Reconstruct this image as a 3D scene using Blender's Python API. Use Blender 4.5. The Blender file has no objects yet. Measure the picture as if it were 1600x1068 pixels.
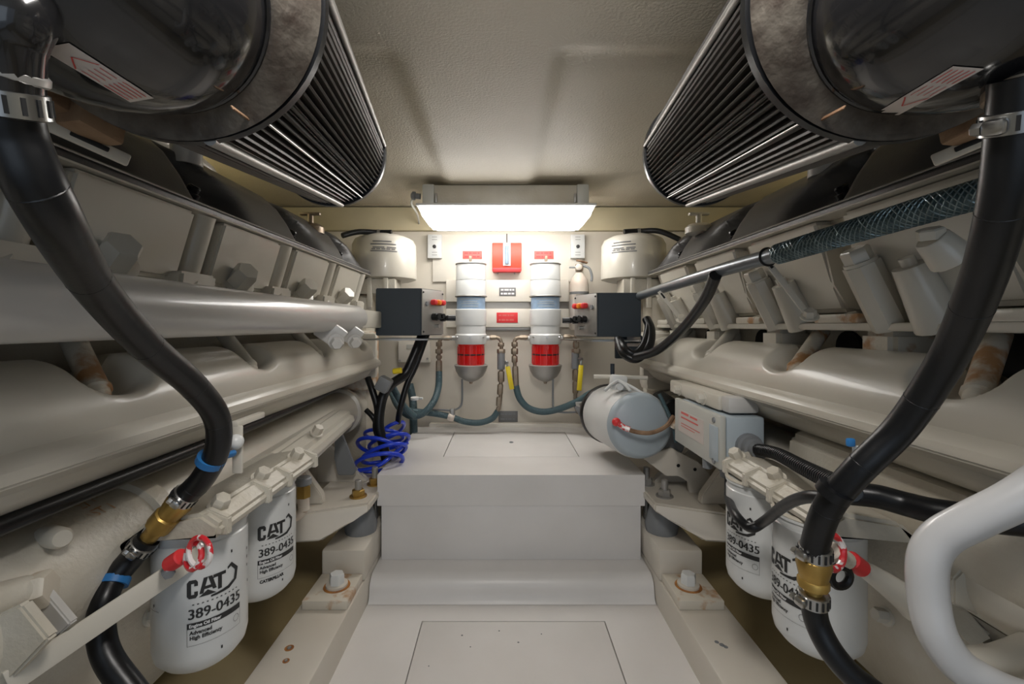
import bpy, bmesh, math, random
from mathutils import Vector, Matrix
random.seed(7)
PI = math.pi
R = math.radians
SC = bpy.context.scene
C = SC.collection

# ------------------------------------------------------------------ camera
cam_d = bpy.data.cameras.new('camera')
cam_d.sensor_width = 36.0
cam_d.lens = 36.0*700/1600
cam_d.shift_x = 0.0094
cam_d.shift_y = -0.01625
cam_d.clip_start = 0.02
cam = bpy.data.objects.new('camera', cam_d); C.objects.link(cam)
cam.location = (-.03, 0, .882)
cam.rotation_euler = (PI/2, 0, 0)
SC.camera = cam
# ------------------------------------------------------------------ world, lights, exposure
SC.view_settings.view_transform = 'Standard'
SC.view_settings.look = 'None'
SC.view_settings.gamma = 1.0
SC.view_settings.use_curve_mapping = False
SC.view_settings.exposure = 0.45
w = bpy.data.worlds.new('assumed_daylight'); SC.world = w; w.use_nodes = True
wb = w.node_tree.nodes['Background']
wb.inputs[0].default_value = (.62, .72, .86, 1); wb.inputs[1].default_value = 0.32  # assumed cool ambient light, enters at the open end behind the camera
DIFFUSER = 8.0          # emission of the ceiling fixture's diffuser
def area(name, loc, rot, sx, sy, power, col):
    l = bpy.data.lights.new(name, 'AREA'); l.shape = 'RECTANGLE'; l.size = sx; l.size_y = sy
    l.energy = power; l.color = col
    o = bpy.data.objects.new(name, l); C.objects.link(o); o.location = loc; o.rotation_euler = rot
    return o
area('overhead_fill', (0, .32, 1.455), (R(36), 0, 0), .14, .50, 8.5, (1, .96, .92))  # added fill above the frame, brightens floor, box top and wall; no fixture
area('assumed_rear_daylight', (0, -1.1, .95), (R(90), 0, 0), 1.0, .9, 2, (.74, .86, 1))  # assumed cool light from behind the camera; no hatch modelled there

for s_ in (-1, 1): area('assumed_side_light', (s_*1.15, 1.35, 1.44), (0, R(-10*s_), 0), .12, .5, 1.6, (1, .88, .55))  # assumed warm lights, added to yellow the gaps over the engines; no fixtures

# ------------------------------------------------------------------ materials
def mat(name, col, rough=.4, metal=0, bump=0, bscale=60, dirt=None, damt=.35, dscale=5, coat=0, emis=None, estr=0, spec=.5, trans=0, wave=None, var=.06, ramp=(.35, .7)):
    m = bpy.data.materials.new(name); m.use_nodes = True
    nt = m.node_tree; N = nt.nodes; L = nt.links; b = N['Principled BSDF']
    b.inputs['Base Color'].default_value = (*col, 1); b.inputs['Roughness'].default_value = rough
    b.inputs['Metallic'].default_value = metal; b.inputs['Coat Weight'].default_value = coat
    b.inputs['Specular IOR Level'].default_value = spec
    b.inputs['Transmission Weight'].default_value = trans
    if emis: b.inputs['Emission Color'].default_value = (*emis, 1); b.inputs['Emission Strength'].default_value = estr
    tc = N.new('ShaderNodeTexCoord')
    if var or dirt:
        n1 = N.new('ShaderNodeTexNoise'); n1.inputs['Scale'].default_value = dscale; n1.inputs['Detail'].default_value = 6
        L.new(tc.outputs['Object'], n1.inputs['Vector'])
        cr = N.new('ShaderNodeValToRGB')
        cr.color_ramp.elements[0].position, cr.color_ramp.elements[1].position = ramp
        c0 = dirt if dirt else tuple(c*(1-var*2) for c in col)
        mx = N.new('ShaderNodeMix'); mx.data_type = 'RGBA'
        mx.inputs[6].default_value = (*col, 1); mx.inputs[7].default_value = (*c0, 1)
        mm = N.new('ShaderNodeMath'); mm.operation = 'MULTIPLY'; mm.inputs[1].default_value = damt if dirt else 1
        L.new(n1.outputs['Fac'], cr.inputs['Fac']); L.new(cr.outputs['Color'], mm.inputs[0]); L.new(mm.outputs[0], mx.inputs[0])
        L.new(mx.outputs[2], b.inputs['Base Color'])
    if bump:
        n2 = N.new('ShaderNodeTexNoise'); n2.inputs['Scale'].default_value = bscale; n2.inputs['Detail'].default_value = 3
        L.new(tc.outputs['Object'], n2.inputs['Vector'])
        bp = N.new('ShaderNodeBump'); bp.inputs['Strength'].default_value = bump; bp.inputs['Distance'].default_value = .004
        L.new(n2.outputs['Fac'], bp.inputs['Height']); L.new(bp.outputs['Normal'], b.inputs['Normal'])
    if wave:
        wv = N.new('ShaderNodeTexVoronoi'); wv.inputs['Scale'].default_value = wave
        L.new(tc.outputs['Object'], wv.inputs['Vector'])
        bp = N.new('ShaderNodeBump'); bp.inputs['Strength'].default_value = .8; bp.inputs['Distance'].default_value = .002
        L.new(wv.outputs['Distance'], bp.inputs['Height']); L.new(bp.outputs['Normal'], b.inputs['Normal'])
    return m
M = {}
M['wall'] = mat('wall_paint', (.66, .61, .52), .45, var=.02)
M['board'] = mat('board_paint', (.76, .72, .64), .4, var=.02)
M['header'] = mat('header_paint', (.62, .55, .37), .5)
M['ceil'] = mat('ceiling_gelcoat', (.52, .475, .385), .5, bump=.55, bscale=160, dscale=3, var=.05)
M['floor'] = mat('floor_paint', (.72, .69, .66), .42, bump=.05, bscale=40, dirt=(.5, .47, .42), damt=.25)
M['box'] = mat('box_paint', (.73, .71, .69), .38, bump=.06, bscale=30, dirt=(.5, .48, .45), damt=.22)
M['beam'] = mat('beam_paint', (.62, .58, .51), .45, bump=.1, bscale=30, dirt=(.45, .38, .28), damt=.25, dscale=4)
M['bilge'] = mat('bilge_paint', (.44, .35, .18), .5, bump=.1, dirt=(.25, .18, .08), damt=.8, dscale=3)
M['hull'] = mat('hull_side', (.66, .62, .40), .5, dirt=(.5, .45, .26), damt=.3)
M['eng'] = mat('engine_enamel', (.60, .57, .50), .30, bump=.05, bscale=90, dirt=(.50, .45, .36), damt=.4, dscale=4, coat=.15)
M['engr'] = mat('cast_enamel', (.56, .53, .46), .40, bump=.3, bscale=120, dirt=(.40, .34, .24), damt=.55, dscale=8)
M['pipe'] = mat('grey_pipe_enamel', (.54, .53, .51), .3, bump=.03, dirt=(.42, .4, .37), damt=.3, coat=.3)
M['rust'] = mat('rusted_steel', (.30, .19, .11), .7, bump=.5, bscale=80, dirt=(.10, .04, .015), damt=.9, dscale=25)
M['rustp'] = mat('rust_stained_paint', (.60, .55, .46), .45, bump=.3, bscale=80, dirt=(.40, .19, .06), damt=.9, dscale=24, ramp=(.50, .62))
M['platep'] = mat('stained_plate_paint', (.62, .57, .48), .45, bump=.2, bscale=60, dirt=(.42, .20, .06), damt=.8, dscale=22, ramp=(.56, .68))
M['rustring'] = mat('rust_ring', (.50, .22, .05), .6, dirt=(.2, .07, .02), damt=.9, dscale=30)
M['black'] = mat('black_plastic', (.060, .058, .058), .38, bump=.15, bscale=300, var=0)
M['gloss'] = mat('black_gloss_metal', (.012, .012, .013), .16, coat=.5, var=0, bump=.05, bscale=20)
M['rubber'] = mat('black_rubber', (.0055, .006, .007), .34, spec=.38, bump=.08, bscale=60, var=0)
M['pleat'] = mat('pleated_mesh', (.060, .053, .046), .5, metal=.2, var=.1)
M['navy'] = mat('dark_panel', (.022, .032, .042), .5, bump=.1, bscale=400, var=0)
M['teal'] = mat('braided_teal_hose', (.055, .10, .115), .42, wave=220, var=.1)
M['braid'] = mat('woven_steel_hose', (.06, .10, .11), .32, metal=.3, var=.1)
M['strand'] = mat('braid_strand', (.20, .26, .27), .3, metal=.5, var=.1)
M['gpipe'] = mat('blue_grey_pipe', (.15, .17, .19), .28, metal=.4, var=.05)
M['steel'] = mat('steel', (.55, .55, .54), .28, metal=1, var=.1)
M['zinc'] = mat('dull_zinc', (.42, .41, .39), .45, metal=.7, var=.1)
M['band'] = mat('weathered_band', (.13, .115, .095), .5, metal=.4, bump=.5, bscale=70, dirt=(.045, .032, .025), damt=1, dscale=38)
M['brass'] = mat('brass', (.50, .33, .09), .38, metal=.75, dirt=(.3, .17, .05), damt=.6, dscale=30)
M['bronze'] = mat('bronze_fitting', (.30, .25, .19), .4, metal=.6, dirt=(.2, .13, .08), damt=.6, dscale=40)
M['can'] = mat('filter_can_paint', (.63, .64, .63), .3, var=.02, coat=.3)
M['white'] = mat('white_plastic', (.66, .67, .66), .35, var=.02)
M['ink'] = mat('black_print', (.02, .02, .02), .5, var=0)
M['inkg'] = mat('grey_print', (.16, .16, .16), .5, var=0)
M['inkw'] = mat('white_print', (.8, .8, .8), .5, var=0)
M['inkr'] = mat('red_print', (.55, .06, .05), .5, var=0)
M['red'] = mat('red_enamel', (.72, .07, .035), .4, var=.05)
M['redl'] = mat('red_label', (.70, .035, .04), .45, var=0)
M['pinkl'] = mat('faded_red_label', (.68, .13, .11), .45, var=0)
M['bowl'] = mat('red_translucent_bowl', (.75, .01, .01), .12, var=0, coat=.6)
M['orange'] = mat('orange_cap', (.85, .25, .02), .35, var=0)
M['yellow'] = mat('yellow_grip', (.80, .62, .02), .4, var=.05)
M['blue'] = mat('blue_coil', (.01, .05, .62), .3, var=0, coat=.3)
M['bluetie'] = mat('blue_tie', (.02, .16, .42), .5, var=.05)
M['grey'] = mat('grey_enclosure', (.40, .46, .50), .4, var=.03)
M['greyc'] = mat('grey_cover', (.50, .50, .46), .4, var=.03)
M['gland'] = mat('grey_gland', (.20, .21, .22), .45, var=.05)
M['label'] = mat('paper_label', (.58, .52, .48), .4, var=.03)
M['lblblue'] = mat('pale_blue_label', (.30, .42, .58), .4, var=.12, dscale=40)
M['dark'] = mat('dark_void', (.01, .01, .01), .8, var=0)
M['ext'] = mat('cylinder_enamel', (.66, .60, .52), .4, dirt=(.50, .32, .24), damt=.4, dscale=20)
M['lamp'] = mat('lit_diffuser', (.9, .9, .9), .3, var=0, emis=(1, .97, .93), estr=DIFFUSER)
M['redwhite'] = mat('red_white_wrap', (.62, .02, .03), .3, dirt=(.78, .72, .70), damt=1, dscale=55, coat=.5, ramp=(.53, .56))
M['rail'] = mat('rail_enamel', (.52, .52, .52), .28, var=.02, coat=.4)

# ------------------------------------------------------------------ geometry helpers
def W(px, py, Y):
    return Vector(((px-785)*Y/700-.03, Y, .882-(py-508)*Y/700))
def V(*a): return Vector(a)
def frame(d, up=None):
    d = Vector(d).normalized()
    u = Vector(up) if up else (V(0, 0, 1) if abs(d.z) < .9 else V(0, 1, 0))
    x = u.cross(d).normalized(); y = d.cross(x)
    return x, y, d
def smooth_path(pts, k=8, closed=False):
    P = [Vector(p) for p in pts]; n = len(P); out = []
    for i in range(n if closed else n-1):
        if closed: p0, p1, p2, p3 = P[i-1], P[i], P[(i+1) % n], P[(i+2) % n]
        else: p0, p1, p2, p3 = P[max(i-1, 0)], P[i], P[i+1], P[min(i+2, n-1)]
        for j in range(k):
            t = j/k
            out.append(.5*((2*p1)+(p2-p0)*t+(2*p0-5*p1+4*p2-p3)*t*t+(3*p1-p0-3*p2+p3)*t**3))
    if not closed: out.append(P[-1])
    return out
class MB:
    def __init__(s): s.bm = bmesh.new()
    def box(s, c, size, M3=None, bev=.0, seg=2):
        r = bmesh.ops.create_cube(s.bm, size=1)
        for v in r['verts']: v.co = Vector((v.co.x*size[0], v.co.y*size[1], v.co.z*size[2]))
        if bev:
            es = list({e for v in r['verts'] for e in v.link_edges})
            rr = bmesh.ops.bevel(s.bm, geom=es, offset=bev, segments=seg, affect='EDGES', profile=.5)
            vs = list({v for f in rr['faces'] for v in f.verts} | {v for v in r['verts'] if v.is_valid})
        else: vs = r['verts']
        c = Vector(c)
        for v in vs:
            p = v.co
            v.co = (M3 @ p if M3 else p) + c
        return s
    def b2(s, x0, x1, y0, y1, z0, z1, bev=0, seg=2):
        return s.box(((x0+x1)/2, (y0+y1)/2, (z0+z1)/2), (abs(x1-x0), abs(y1-y0), abs(z1-z0)), None, bev, seg)
    def ring(s, o, x, y, r, seg):
        return [s.bm.verts.new(o + x*(math.cos(2*PI*i/seg)*r) + y*(math.sin(2*PI*i/seg)*r)) for i in range(seg)]
    def skin(s, a, b):
        n = len(a)
        for i in range(n): s.bm.faces.new((a[i], a[(i+1) % n], b[(i+1) % n], b[i]))
    def lathe(s, o, d, prof, seg=24, up=None):
        x, y, d = frame(d, up); o = Vector(o); prev = None
        for k, (t, r) in enumerate(prof):
            if r <= 1e-6:
                v = s.bm.verts.new(o+d*t); cur = v
                if prev is not None and not isinstance(prev, bmesh.types.BMVert):
                    for i in range(seg): s.bm.faces.new((prev[i], prev[(i+1) % seg], v))
            else:
                cur = s.ring(o+d*t, x, y, r, seg)
                if prev is None: s.bm.faces.new(list(reversed(cur)))
                elif isinstance(prev, bmesh.types.BMVert):
                    for i in range(seg): s.bm.faces.new((prev, cur[(i+1) % seg], cur[i]))
                else: s.skin(prev, cur)
            prev = cur
        if not isinstance(prev, bmesh.types.BMVert): s.bm.faces.new(prev)
        return s
    def cyl(s, a, b, r, r2=None, seg=20, ch=0):
        a = Vector(a); b = Vector(b); L = (b-a).length; r2 = r if r2 is None else r2
        p = [(0, r), (L, r2)] if not ch else [(0, r-ch), (ch, r), (L-ch, r2), (L, r2-ch)]
        return s.lathe(a, b-a, p, seg)
    def tube(s, pts, r, seg=12, k=8, closed=False, raw=False, caps=True):
        P = [Vector(p) for p in pts] if raw else smooth_path(pts, k, closed)
        n = len(P); rings = []; x = None
        for i, p in enumerate(P):
            if closed: d = P[(i+1) % n]-P[i-1]
            else: d = P[min(i+1, n-1)]-P[max(i-1, 0)]
            d.normalize()
            if x is None: x, y, _ = frame(d)
            else:
                x = (x-d*x.dot(d)).normalized(); y = d.cross(x)
            rr = r(i/(n-1)) if callable(r) else r
            rings.append(s.ring(p, x, y, rr, seg))
        for i in range(n-1): s.skin(rings[i], rings[i+1])
        if closed: s.skin(rings[-1], rings[0])
        elif caps:
            s.bm.faces.new(list(reversed(rings[0]))); s.bm.faces.new(rings[-1])
        return s
    def torus(s, o, d, R_, r, seg=36, ts=8):
        x, y, d = frame(d)
        pts = [Vector(o)+x*math.cos(2*PI*i/seg)*R_+y*math.sin(2*PI*i/seg)*R_ for i in range(seg)]
        return s.tube(pts, r, ts, raw=True, closed=True)
    def prism(s, poly, y0, y1, fn=None, bev=0):
        """poly of (x,z) extruded along Y, or through fn(x,z,y)."""
        fn = fn or (lambda x, z, y: Vector((x, y, z)))
        a = [s.bm.verts.new(fn(x, z, y0)) for x, z in poly]; b = [s.bm.verts.new(fn(x, z, y1)) for x, z in poly]
        fs = [s.bm.faces.new(a), s.bm.faces.new(list(reversed(b)))]
        n = len(a)
        for i in range(n): fs.append(s.bm.faces.new((a[i], b[i], b[(i+1) % n], a[(i+1) % n])))
        if bev:
            es = list({e for f in fs for e in f.edges})
            bmesh.ops.bevel(s.bm, geom=es, offset=bev, segments=2, affect='EDGES')
        return s
    def hexb(s, a, d, r, h, washer=0):
        x, y, d = frame(d); a = Vector(a)
        if washer: s.lathe(a, d, [(0, washer), (h*.2, washer), (h*.22, washer*.95)], 20); a = a+d*h*.2
        s.lathe(a, d, [(0, r), (h*.85, r), (h, r*.86)], 6)
        return s
    def grid(s, f, nu, nv, cu=False):
        g = [[s.bm.verts.new(f(i/(nu if cu else nu-1), j/(nv-1))) for i in range(nu)] for j in range(nv)]
        for j in range(nv-1):
            for i in range(nu if cu else nu-1):
                s.bm.faces.new((g[j][i], g[j][(i+1) % nu], g[j+1][(i+1) % nu], g[j+1][i]))
        s.g = g; return s
    def sphere(s, c, r, seg=14, sc=(1, 1, 1)):
        m = Matrix.Translation(Vector(c)) @ Matrix.Diagonal((*sc, 1))
        bmesh.ops.create_uvsphere(s.bm, u_segments=seg, v_segments=seg//2+1, radius=r, matrix=m); return s
OFF = {}
def obj(name, mb, m, parent=None, smooth=True, label=None, ang=38):
    bm = mb.bm if isinstance(mb, MB) else mb
    bmesh.ops.recalc_face_normals(bm, faces=bm.faces)
    me = bpy.data.meshes.new(name)
    if parent is None:
        xs = [v.co for v in bm.verts]
        off = Vector(((min(p.x for p in xs)+max(p.x for p in xs))/2, (min(p.y for p in xs)+max(p.y for p in xs))/2, min(p.z for p in xs)))
    else: off = OFF[parent.name]
    for v in bm.verts: v.co -= off
    bm.to_mesh(me); bm.free()
    if smooth:
        me.polygons.foreach_set('use_smooth', [True]*len(me.polygons)); me.set_sharp_from_angle(angle=R(ang))
    me.materials.append(M[m])
    o = bpy.data.objects.new(name, me); C.objects.link(o)
    if parent is None: o.location = off
    else: o.parent = parent
    OFF[o.name] = off
    if label: o['label'] = label
    return o
def tag(o, label, cat, group=None, kind=None):
    o['label'] = label; o['category'] = cat
    if group: o['group'] = group
    if kind: o['kind'] = kind
    return o
def thing(name, loc, label, cat, group=None):
    o = bpy.data.objects.new(name, None); C.objects.link(o); o.location = loc; o.empty_display_size = .05
    OFF[o.name] = Vector(loc); return tag(o, label, cat, group)
def struct(name, mb, m, label=None):
    o = obj(name, mb, m); o['kind'] = 'structure'
    if label: o['label'] = label; o['category'] = name.split('_')[0]
    return o
def text_bm(txt, size, bold=.0, align='CENTER', sx=1.0):
    cu = bpy.data.curves.new('t', 'FONT'); cu.body = txt; cu.size = size; cu.offset = bold; cu.align_x = align; cu.align_y = 'CENTER'; cu.resolution_u = 3
    ob = bpy.data.objects.new('t', cu); C.objects.link(ob)
    dg = bpy.context.evaluated_depsgraph_get(); me = bpy.data.meshes.new_from_object(ob.evaluated_get(dg))
    bm = bmesh.new(); bm.from_mesh(me)
    for v in bm.verts: v.co.x *= sx
    bpy.data.objects.remove(ob); bpy.data.curves.remove(cu); bpy.data.meshes.remove(me)
    return bm
def merge(dst, src, fn):
    mp = {}
    for v in src.verts: mp[v] = dst.verts.new(fn(v.co.x, v.co.y))
    for f in src.faces:
        try: dst.faces.new([mp[v] for v in f.verts])
        except ValueError: pass
    src.free()
def flat(o, u, v):
    o = Vector(o); u = Vector(u).normalized(); v = Vector(v).normalized()
    return lambda a, b: o+u*a+v*b
def rect(bm, fn, x0, x1, y0, y1, n=1):
    for i in range(n):
        a = x0+(x1-x0)*i/n; b = x0+(x1-x0)*(i+1)/n
        bm.faces.new([bm.verts.new(fn(a, y0)), bm.verts.new(fn(b, y0)), bm.verts.new(fn(b, y1)), bm.verts.new(fn(a, y1))])
def lerp(a, b, t): return a+(b-a)*t
def sm(a, b, x):
    t = max(0, min(1, (x-a)/(b-a))); return t*t*(3-2*t)

# ------------------------------------------------------------------ the setting
CZ = 1.465; WY = 2.30
m = MB()
def ceil_f(u, v):
    x = lerp(-1.4, 1.4, u); y = lerp(-1.3, 2.36, v)
    side = max(sm(-.235, -.30, x), sm(.065, .125, x))*sm(.93, .99, y)
    return V(x, y, CZ+.02*side)
m.grid(ceil_f, 161, 131)
for i in (0, -1):
    pass
c_ = struct('ceiling', m, 'ceil')
struct('wall_back', MB().b2(-1.4, 1.4, WY, WY+.05, -.15, 1.5), 'wall')
struct('wall_left', MB().b2(-1.45, -1.4, -1.3, WY+.05, -.15, 1.52), 'hull')
struct('wall_right', MB().b2(1.4, 1.45, -1.3, WY+.05, -.15, 1.52), 'hull')
struct('trim_1', MB().b2(-1.4, 1.4, WY-.035, WY, 1.362, CZ+.015, .004), 'header')
# floor with its hatch opening
HX0, HX1, HY1 = -.269, .275, 1.336; g = .0016
m = MB()
m.b2(-.457, HX0-g, -.9, 1.56, -.03, 0); m.b2(HX1+g, .457, -.9, 1.56, -.03, 0)
m.b2(HX0-g, HX1+g, HY1+g, 1.56, -.03, 0); m.b2(HX0-g, HX1+g, -.9, .3, -.03, 0)
m.b2(HX0-g, HX1+g, .3, HY1+g, -.03, -.012)
struct('floor', m, 'floor')
hatch = MB().b2(HX0+g, HX1-g, .3+g, HY1-g, -.012, .0, .0012)
hatch_o = obj('floor_hatch', hatch, 'floor'); tag(hatch_o, 'flush white hatch panel set in the floor in front of the step', 'hatch')
m = MB()
for (px, py, r) in ((722, 992, .003), (735, 1010, .002), (780, 985, .0025), (810, 1003, .003), (846, 990, .002), (670, 1040, .002)):
    p = W(px, py, .882*700/(py-508)); m.lathe((p.x, p.y, 0), (0, 0, 1), [(0, r), (.0008, r*.8)], 7)
obj('paint_chip', m, 'gland', hatch_o)['kind'] = 'stuff'
m = MB(); m.prism([(-1.4, .2), (-.75, .02), (-.606, -.06), (-.606, -.17), (-1.4, -.17)], -1.3, WY); m.prism([(1.4, .2), (.75, .02), (.606, -.06), (.606, -.17), (1.4, -.17)], -1.3, WY)
m.b2(-.606, .606, -1.3, WY, -.17, -.14); struct('floor_2', m, 'bilge')
# rounded step in front of the box
m = MB(); pr = [(1.60, .001), (1.60, .075)]
for i in range(9):
    a = i/8*PI/2; pr.append((1.43+.045-math.sin(a)*.045, .030+math.cos(a)*.045))
pr += [(1.425, .012), (1.413, .001)]
m.prism(pr, -.455, .455, lambda a, z, y: V(y, a, z)); struct('trim_2', m, 'box')

# engine bearers
def bearer(s):
    t = thing('engine_bearer', (s*.53, 1.0, .0), 'long white beam left of the floor, two rusty screw holes in its top' if s < 0 else 'long white beam right of the floor with one chipped grey patch on top', 'beam', 'engine bearers')
    obj('beam', MB().b2(s*.457, s*.605, -.5, 2.28, -.14, .09, .008), 'beam', t)
    if s < 0:
        for (px, py) in ((452, 1012), (447, 1032)):
            p = W(px, py, .792*700/(py-508)); r = .011 if py < 1020 else .008
            obj('screw_hole', MB().lathe((p.x, p.y, .0895), (0, 0, 1), [(0, r), (.0014, r), (.0018, r*.75), (.0008, r*.6)], 14), 'rustring', t)
            obj('screw', MB().lathe((p.x, p.y, .0898), (0, 0, 1), [(0, r*.5), (.003, r*.45), (.004, .001)], 8), 'zinc', t)
    else:
        p = W(1128, 1007, .792*700/(1007-508))
        b = MB()
        for (dx, dy, r) in ((0, 0, .007), (-.008, .010, .006), (.006, -.007, .006)):
            b.lathe((p.x+dx, p.y+dy, .0897), (0, 0, 1), [(0, r), (.001, r*.9)], 7)
        obj('chipped_patch', b, 'gland', t)
for s in (-1, 1): bearer(s)

# the stepped locker in the middle
t = thing('storage_box', (0, 1.9, .0), 'large white box with overhanging lid below the back wall panel', 'box')
obj('body', MB().b2(-.447, .447, 1.5425, 2.27, .075, .275, .002), 'box', t)
hx0, hx1, hy0, hy1 = -.261, .27, 1.755, 2.167
m = MB(); zt = .368
m.b2(-.46, hx0-g, 1.54, 2.27, .262, zt, .0); m.b2(hx1+g, .46, 1.54, 2.27, .262, zt)
m.b2(hx0-g, hx1+g, 1.54, hy0-g, .262, zt); m.b2(hx0-g, hx1+g, hy1+g, 2.27, .262, zt); m.b2(hx0-g, hx1+g, hy0-g, hy1+g, .262, zt-.02)
bmesh.ops.remove_doubles(m.bm, verts=m.bm.verts, dist=.0001)
obj('lid', m, 'box', t)
h_ = obj('hatch_panel', MB().b2(hx0+g, hx1-g, hy0+g, hy1-g, zt-.02, zt, .001), 'box', t)
p = W(799, 691, .514*700/(691-508)); obj('lift_ring', MB().torus((p.x, p.y, zt+.001), (0, 0, 1), .007, .0025, 16, 6).lathe((p.x, p.y, zt-.001), (0, 0, 1), [(0, .006), (.002, .006)], 12), 'gland', t)
m = MB().b2(-.40, .40, 2.262, 2.299, .36, .385, .004); struct('baseboard_back', m, 'board')

# ------------------------------------------------------------------ ceiling light fixture
t = thing('fluorescent_light', (0, 1.92, 1.30), 'wide lit fluorescent fixture with glowing white diffuser under the ceiling', 'light')
x0, x1 = W(660, 0, 1.85).x, W(920, 0, 1.85).x
m = MB(); m.b2(x0+.01, x1-.01, 1.85, 2.05, 1.375, CZ-.002, .008); obj('housing', m, 'engr', t)
for sx in (x0, x1-.05):
    obj('end_cap', MB().b2(sx, sx+.05, 1.842, 2.058, 1.378, CZ-.001, .006), 'greyc', t)
for sx in (x0+.052, x1-.062):
    c_ = obj('clip', MB().b2(sx, sx+.010, 1.838, 1.850, 1.385, 1.425, .003), 'zinc', t)
xa, xb = W(652, 0, 1.84).x, W(930, 0, 1.84).x
m = MB(); pr = [(xa, 1.378), (xb, 1.378), (xb-.008, 1.350), (xb-.025, 1.322), (xb-.045, 1.312), (xa+.045, 1.312), (xa+.025, 1.322), (xa+.008, 1.350)]
m.prism(pr, 1.845, 2.055, None, .012); obj('diffuser', m, 'lamp', t)
obj('diffuser_rim', MB().b2(xa-.006, xb+.006, 1.836, 2.062, 1.374, 1.384, .003), 'white', t)
t = thing('cable_gland', W(650, 312, 1.9), 'small grey cable gland on the ceiling left of the lit fixture', 'fitting')
obj('gland', MB().lathe(W(657, 307, 1.9), (-1, 0, .1), [(0, .012), (.02, .012), (.022, .018), (.034, .018), (.04, .01)], 14), 'gland', t)
obj('cable', MB().tube([W(646, 308, 1.9), W(643, 318, 1.95), W(652, 334, 2.1), W(655, 350, 2.28)], .005, 8), 'greyc', t)

# ------------------------------------------------------------------ back wall boards and plates
def wbox(mb, x0, y0, x1, y1, Y, th, bev=.002):
    a = W(x0, y0, Y); b = W(x1, y1, Y)
    return mb.b2(a.x, b.x, Y, Y+th, b.z, a.z, bev)
bd = thing('mounting_board', (0, 2.28, .9), 'cream board on the back wall carrying two white strips behind the filters', 'board')
obj('board', wbox(MB(), 676, 366, 910, 440, 2.285, .015), 'board', bd)
obj('upper_strip', wbox(MB(), 697, 437, 889, 471, 2.262, .037, .003), 'board', bd)
obj('lower_strip', wbox(MB(), 697, 482, 889, 511, 2.256, .043, .003), 'board', bd)
obj('rail', wbox(MB(), 697, 470, 889, 484, 2.285, .014, .001), 'zinc', bd)
obj('foot_strip', wbox(MB(), 720, 511, 868, 516, 2.27, .028, .001), 'zinc', bd)
for i, (xx, lb) in enumerate(((668, 'white vertical vent plate with dark knob left of the red box'), (892, 'white vertical vent plate with dark knob above the fire extinguisher'))):
    t = thing('vent_plate', W(xx+11, 403, 2.27), lb, 'plate', 'vent plates under the light')
    obj('plate', wbox(MB(), xx, 366, xx+22, 403, 2.262, .03, .003), 'white', t)
    obj('knob', MB().lathe(W(xx+11, 385, 2.262), (0, -1, 0), [(0, .009), (.006, .009), (.008, .006)], 14), 'ink', t)
    b = bmesh.new()
    for yy in (370, 374, 394, 398):
        q = W(xx+11, yy, 2.2615); rect(b, flat(q, (1, 0, 0), (0, 0, 1)), -.013, .013, -.0012, .0012)
    obj('vent_slots', b, 'inkg', t)
# red break-glass box
t = thing('alarm_box', W(792, 424, 2.26), 'orange-red square box with a white centre slot on the back wall', 'alarm')
obj('case', wbox(MB(), 769, 379, 815, 423, 2.23, .055, .004), 'red', t)
obj('lower_lip', wbox(MB(), 770, 418, 814, 424, 2.222, .06, .002), 'redl', t)
obj('slot_frame', wbox(MB(), 786, 379, 798, 415, 2.222, .02, .002), 'white', t)
obj('glass_tube', MB().cyl(W(792, 384, 2.221), W(792, 412, 2.221), .009, seg=12), 'lblblue', t)
obj('pull_cord', MB().cyl(W(792, 365, 2.24), W(792, 379, 2.24), .0025, seg=6), 'ink', t)
for xx in (778, 804): obj('screw', MB().hexb(W(xx, 427, 2.27), (0, -1, 0), .005, .01), 'zinc', t)
def wlabel(name, lb, x0, y0, x1, y1, Y, m_, lines, tm='inkw'):
    o = thing(name, W((x0+x1)/2, y1, Y), lb, 'sign', 'small labels on the back wall')
    obj('plate', wbox(MB(), x0, y0, x1, y1, Y-.003, .004, .001), m_, o)
    b = bmesh.new(); n = len(lines); hh = abs(W(0, y1, Y).z-W(0, y0, Y).z)
    for i, L_ in enumerate(lines):
        q = W((x0+x1)/2, lerp(y0, y1, (i+.6)/(n+.2)), Y-.0036)
        fw = flat(q, (1, 0, 0), (0, 0, 1)); ww = abs(W(x1, 0, Y).x-W(x0, 0, Y).x)*.8; u = -ww/2; k = 0
        while u < ww/2-.006:
            l_ = min(ww/2-u, (.014, .022, .010, .018)[(k+i*2+int(x0)) % 4]); rect(b, fw, u, u+l_, -L_[1]*hh*.2, L_[1]*hh*.2); u += l_+.004; k += 1
    obj('lettering', b, tm, o)
wlabel('wall_label', 'small dark grey two-line label between the tops of the filters', 780, 449, 806, 462, 2.262, 'inkg', [('SUPPLY', .45), ('ON   OFF', .5)])
wlabel('wall_label', 'bright red label plate centred between the two filters', 776, 488, 809, 504, 2.256, 'redl', [('FUEL', .35), ('SHUT OFF', .42)], 'pinkl')
wlabel('wall_label', 'dark rectangular plate low on the wall just above the white box', 779, 642, 809, 659, 2.298, 'inkg', [('BILGE', .3), ('PUMP', .3)], 'gland')
for xx, lb in ((723, 'faded red label above the left fuel filter'), (835, 'faded red label above the right fuel filter')):
    wlabel('wall_label', lb, xx, 392, xx+30, 404, 2.283, 'pinkl', [('FUEL', .4), ('FILTER', .4)], 'redl')

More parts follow.
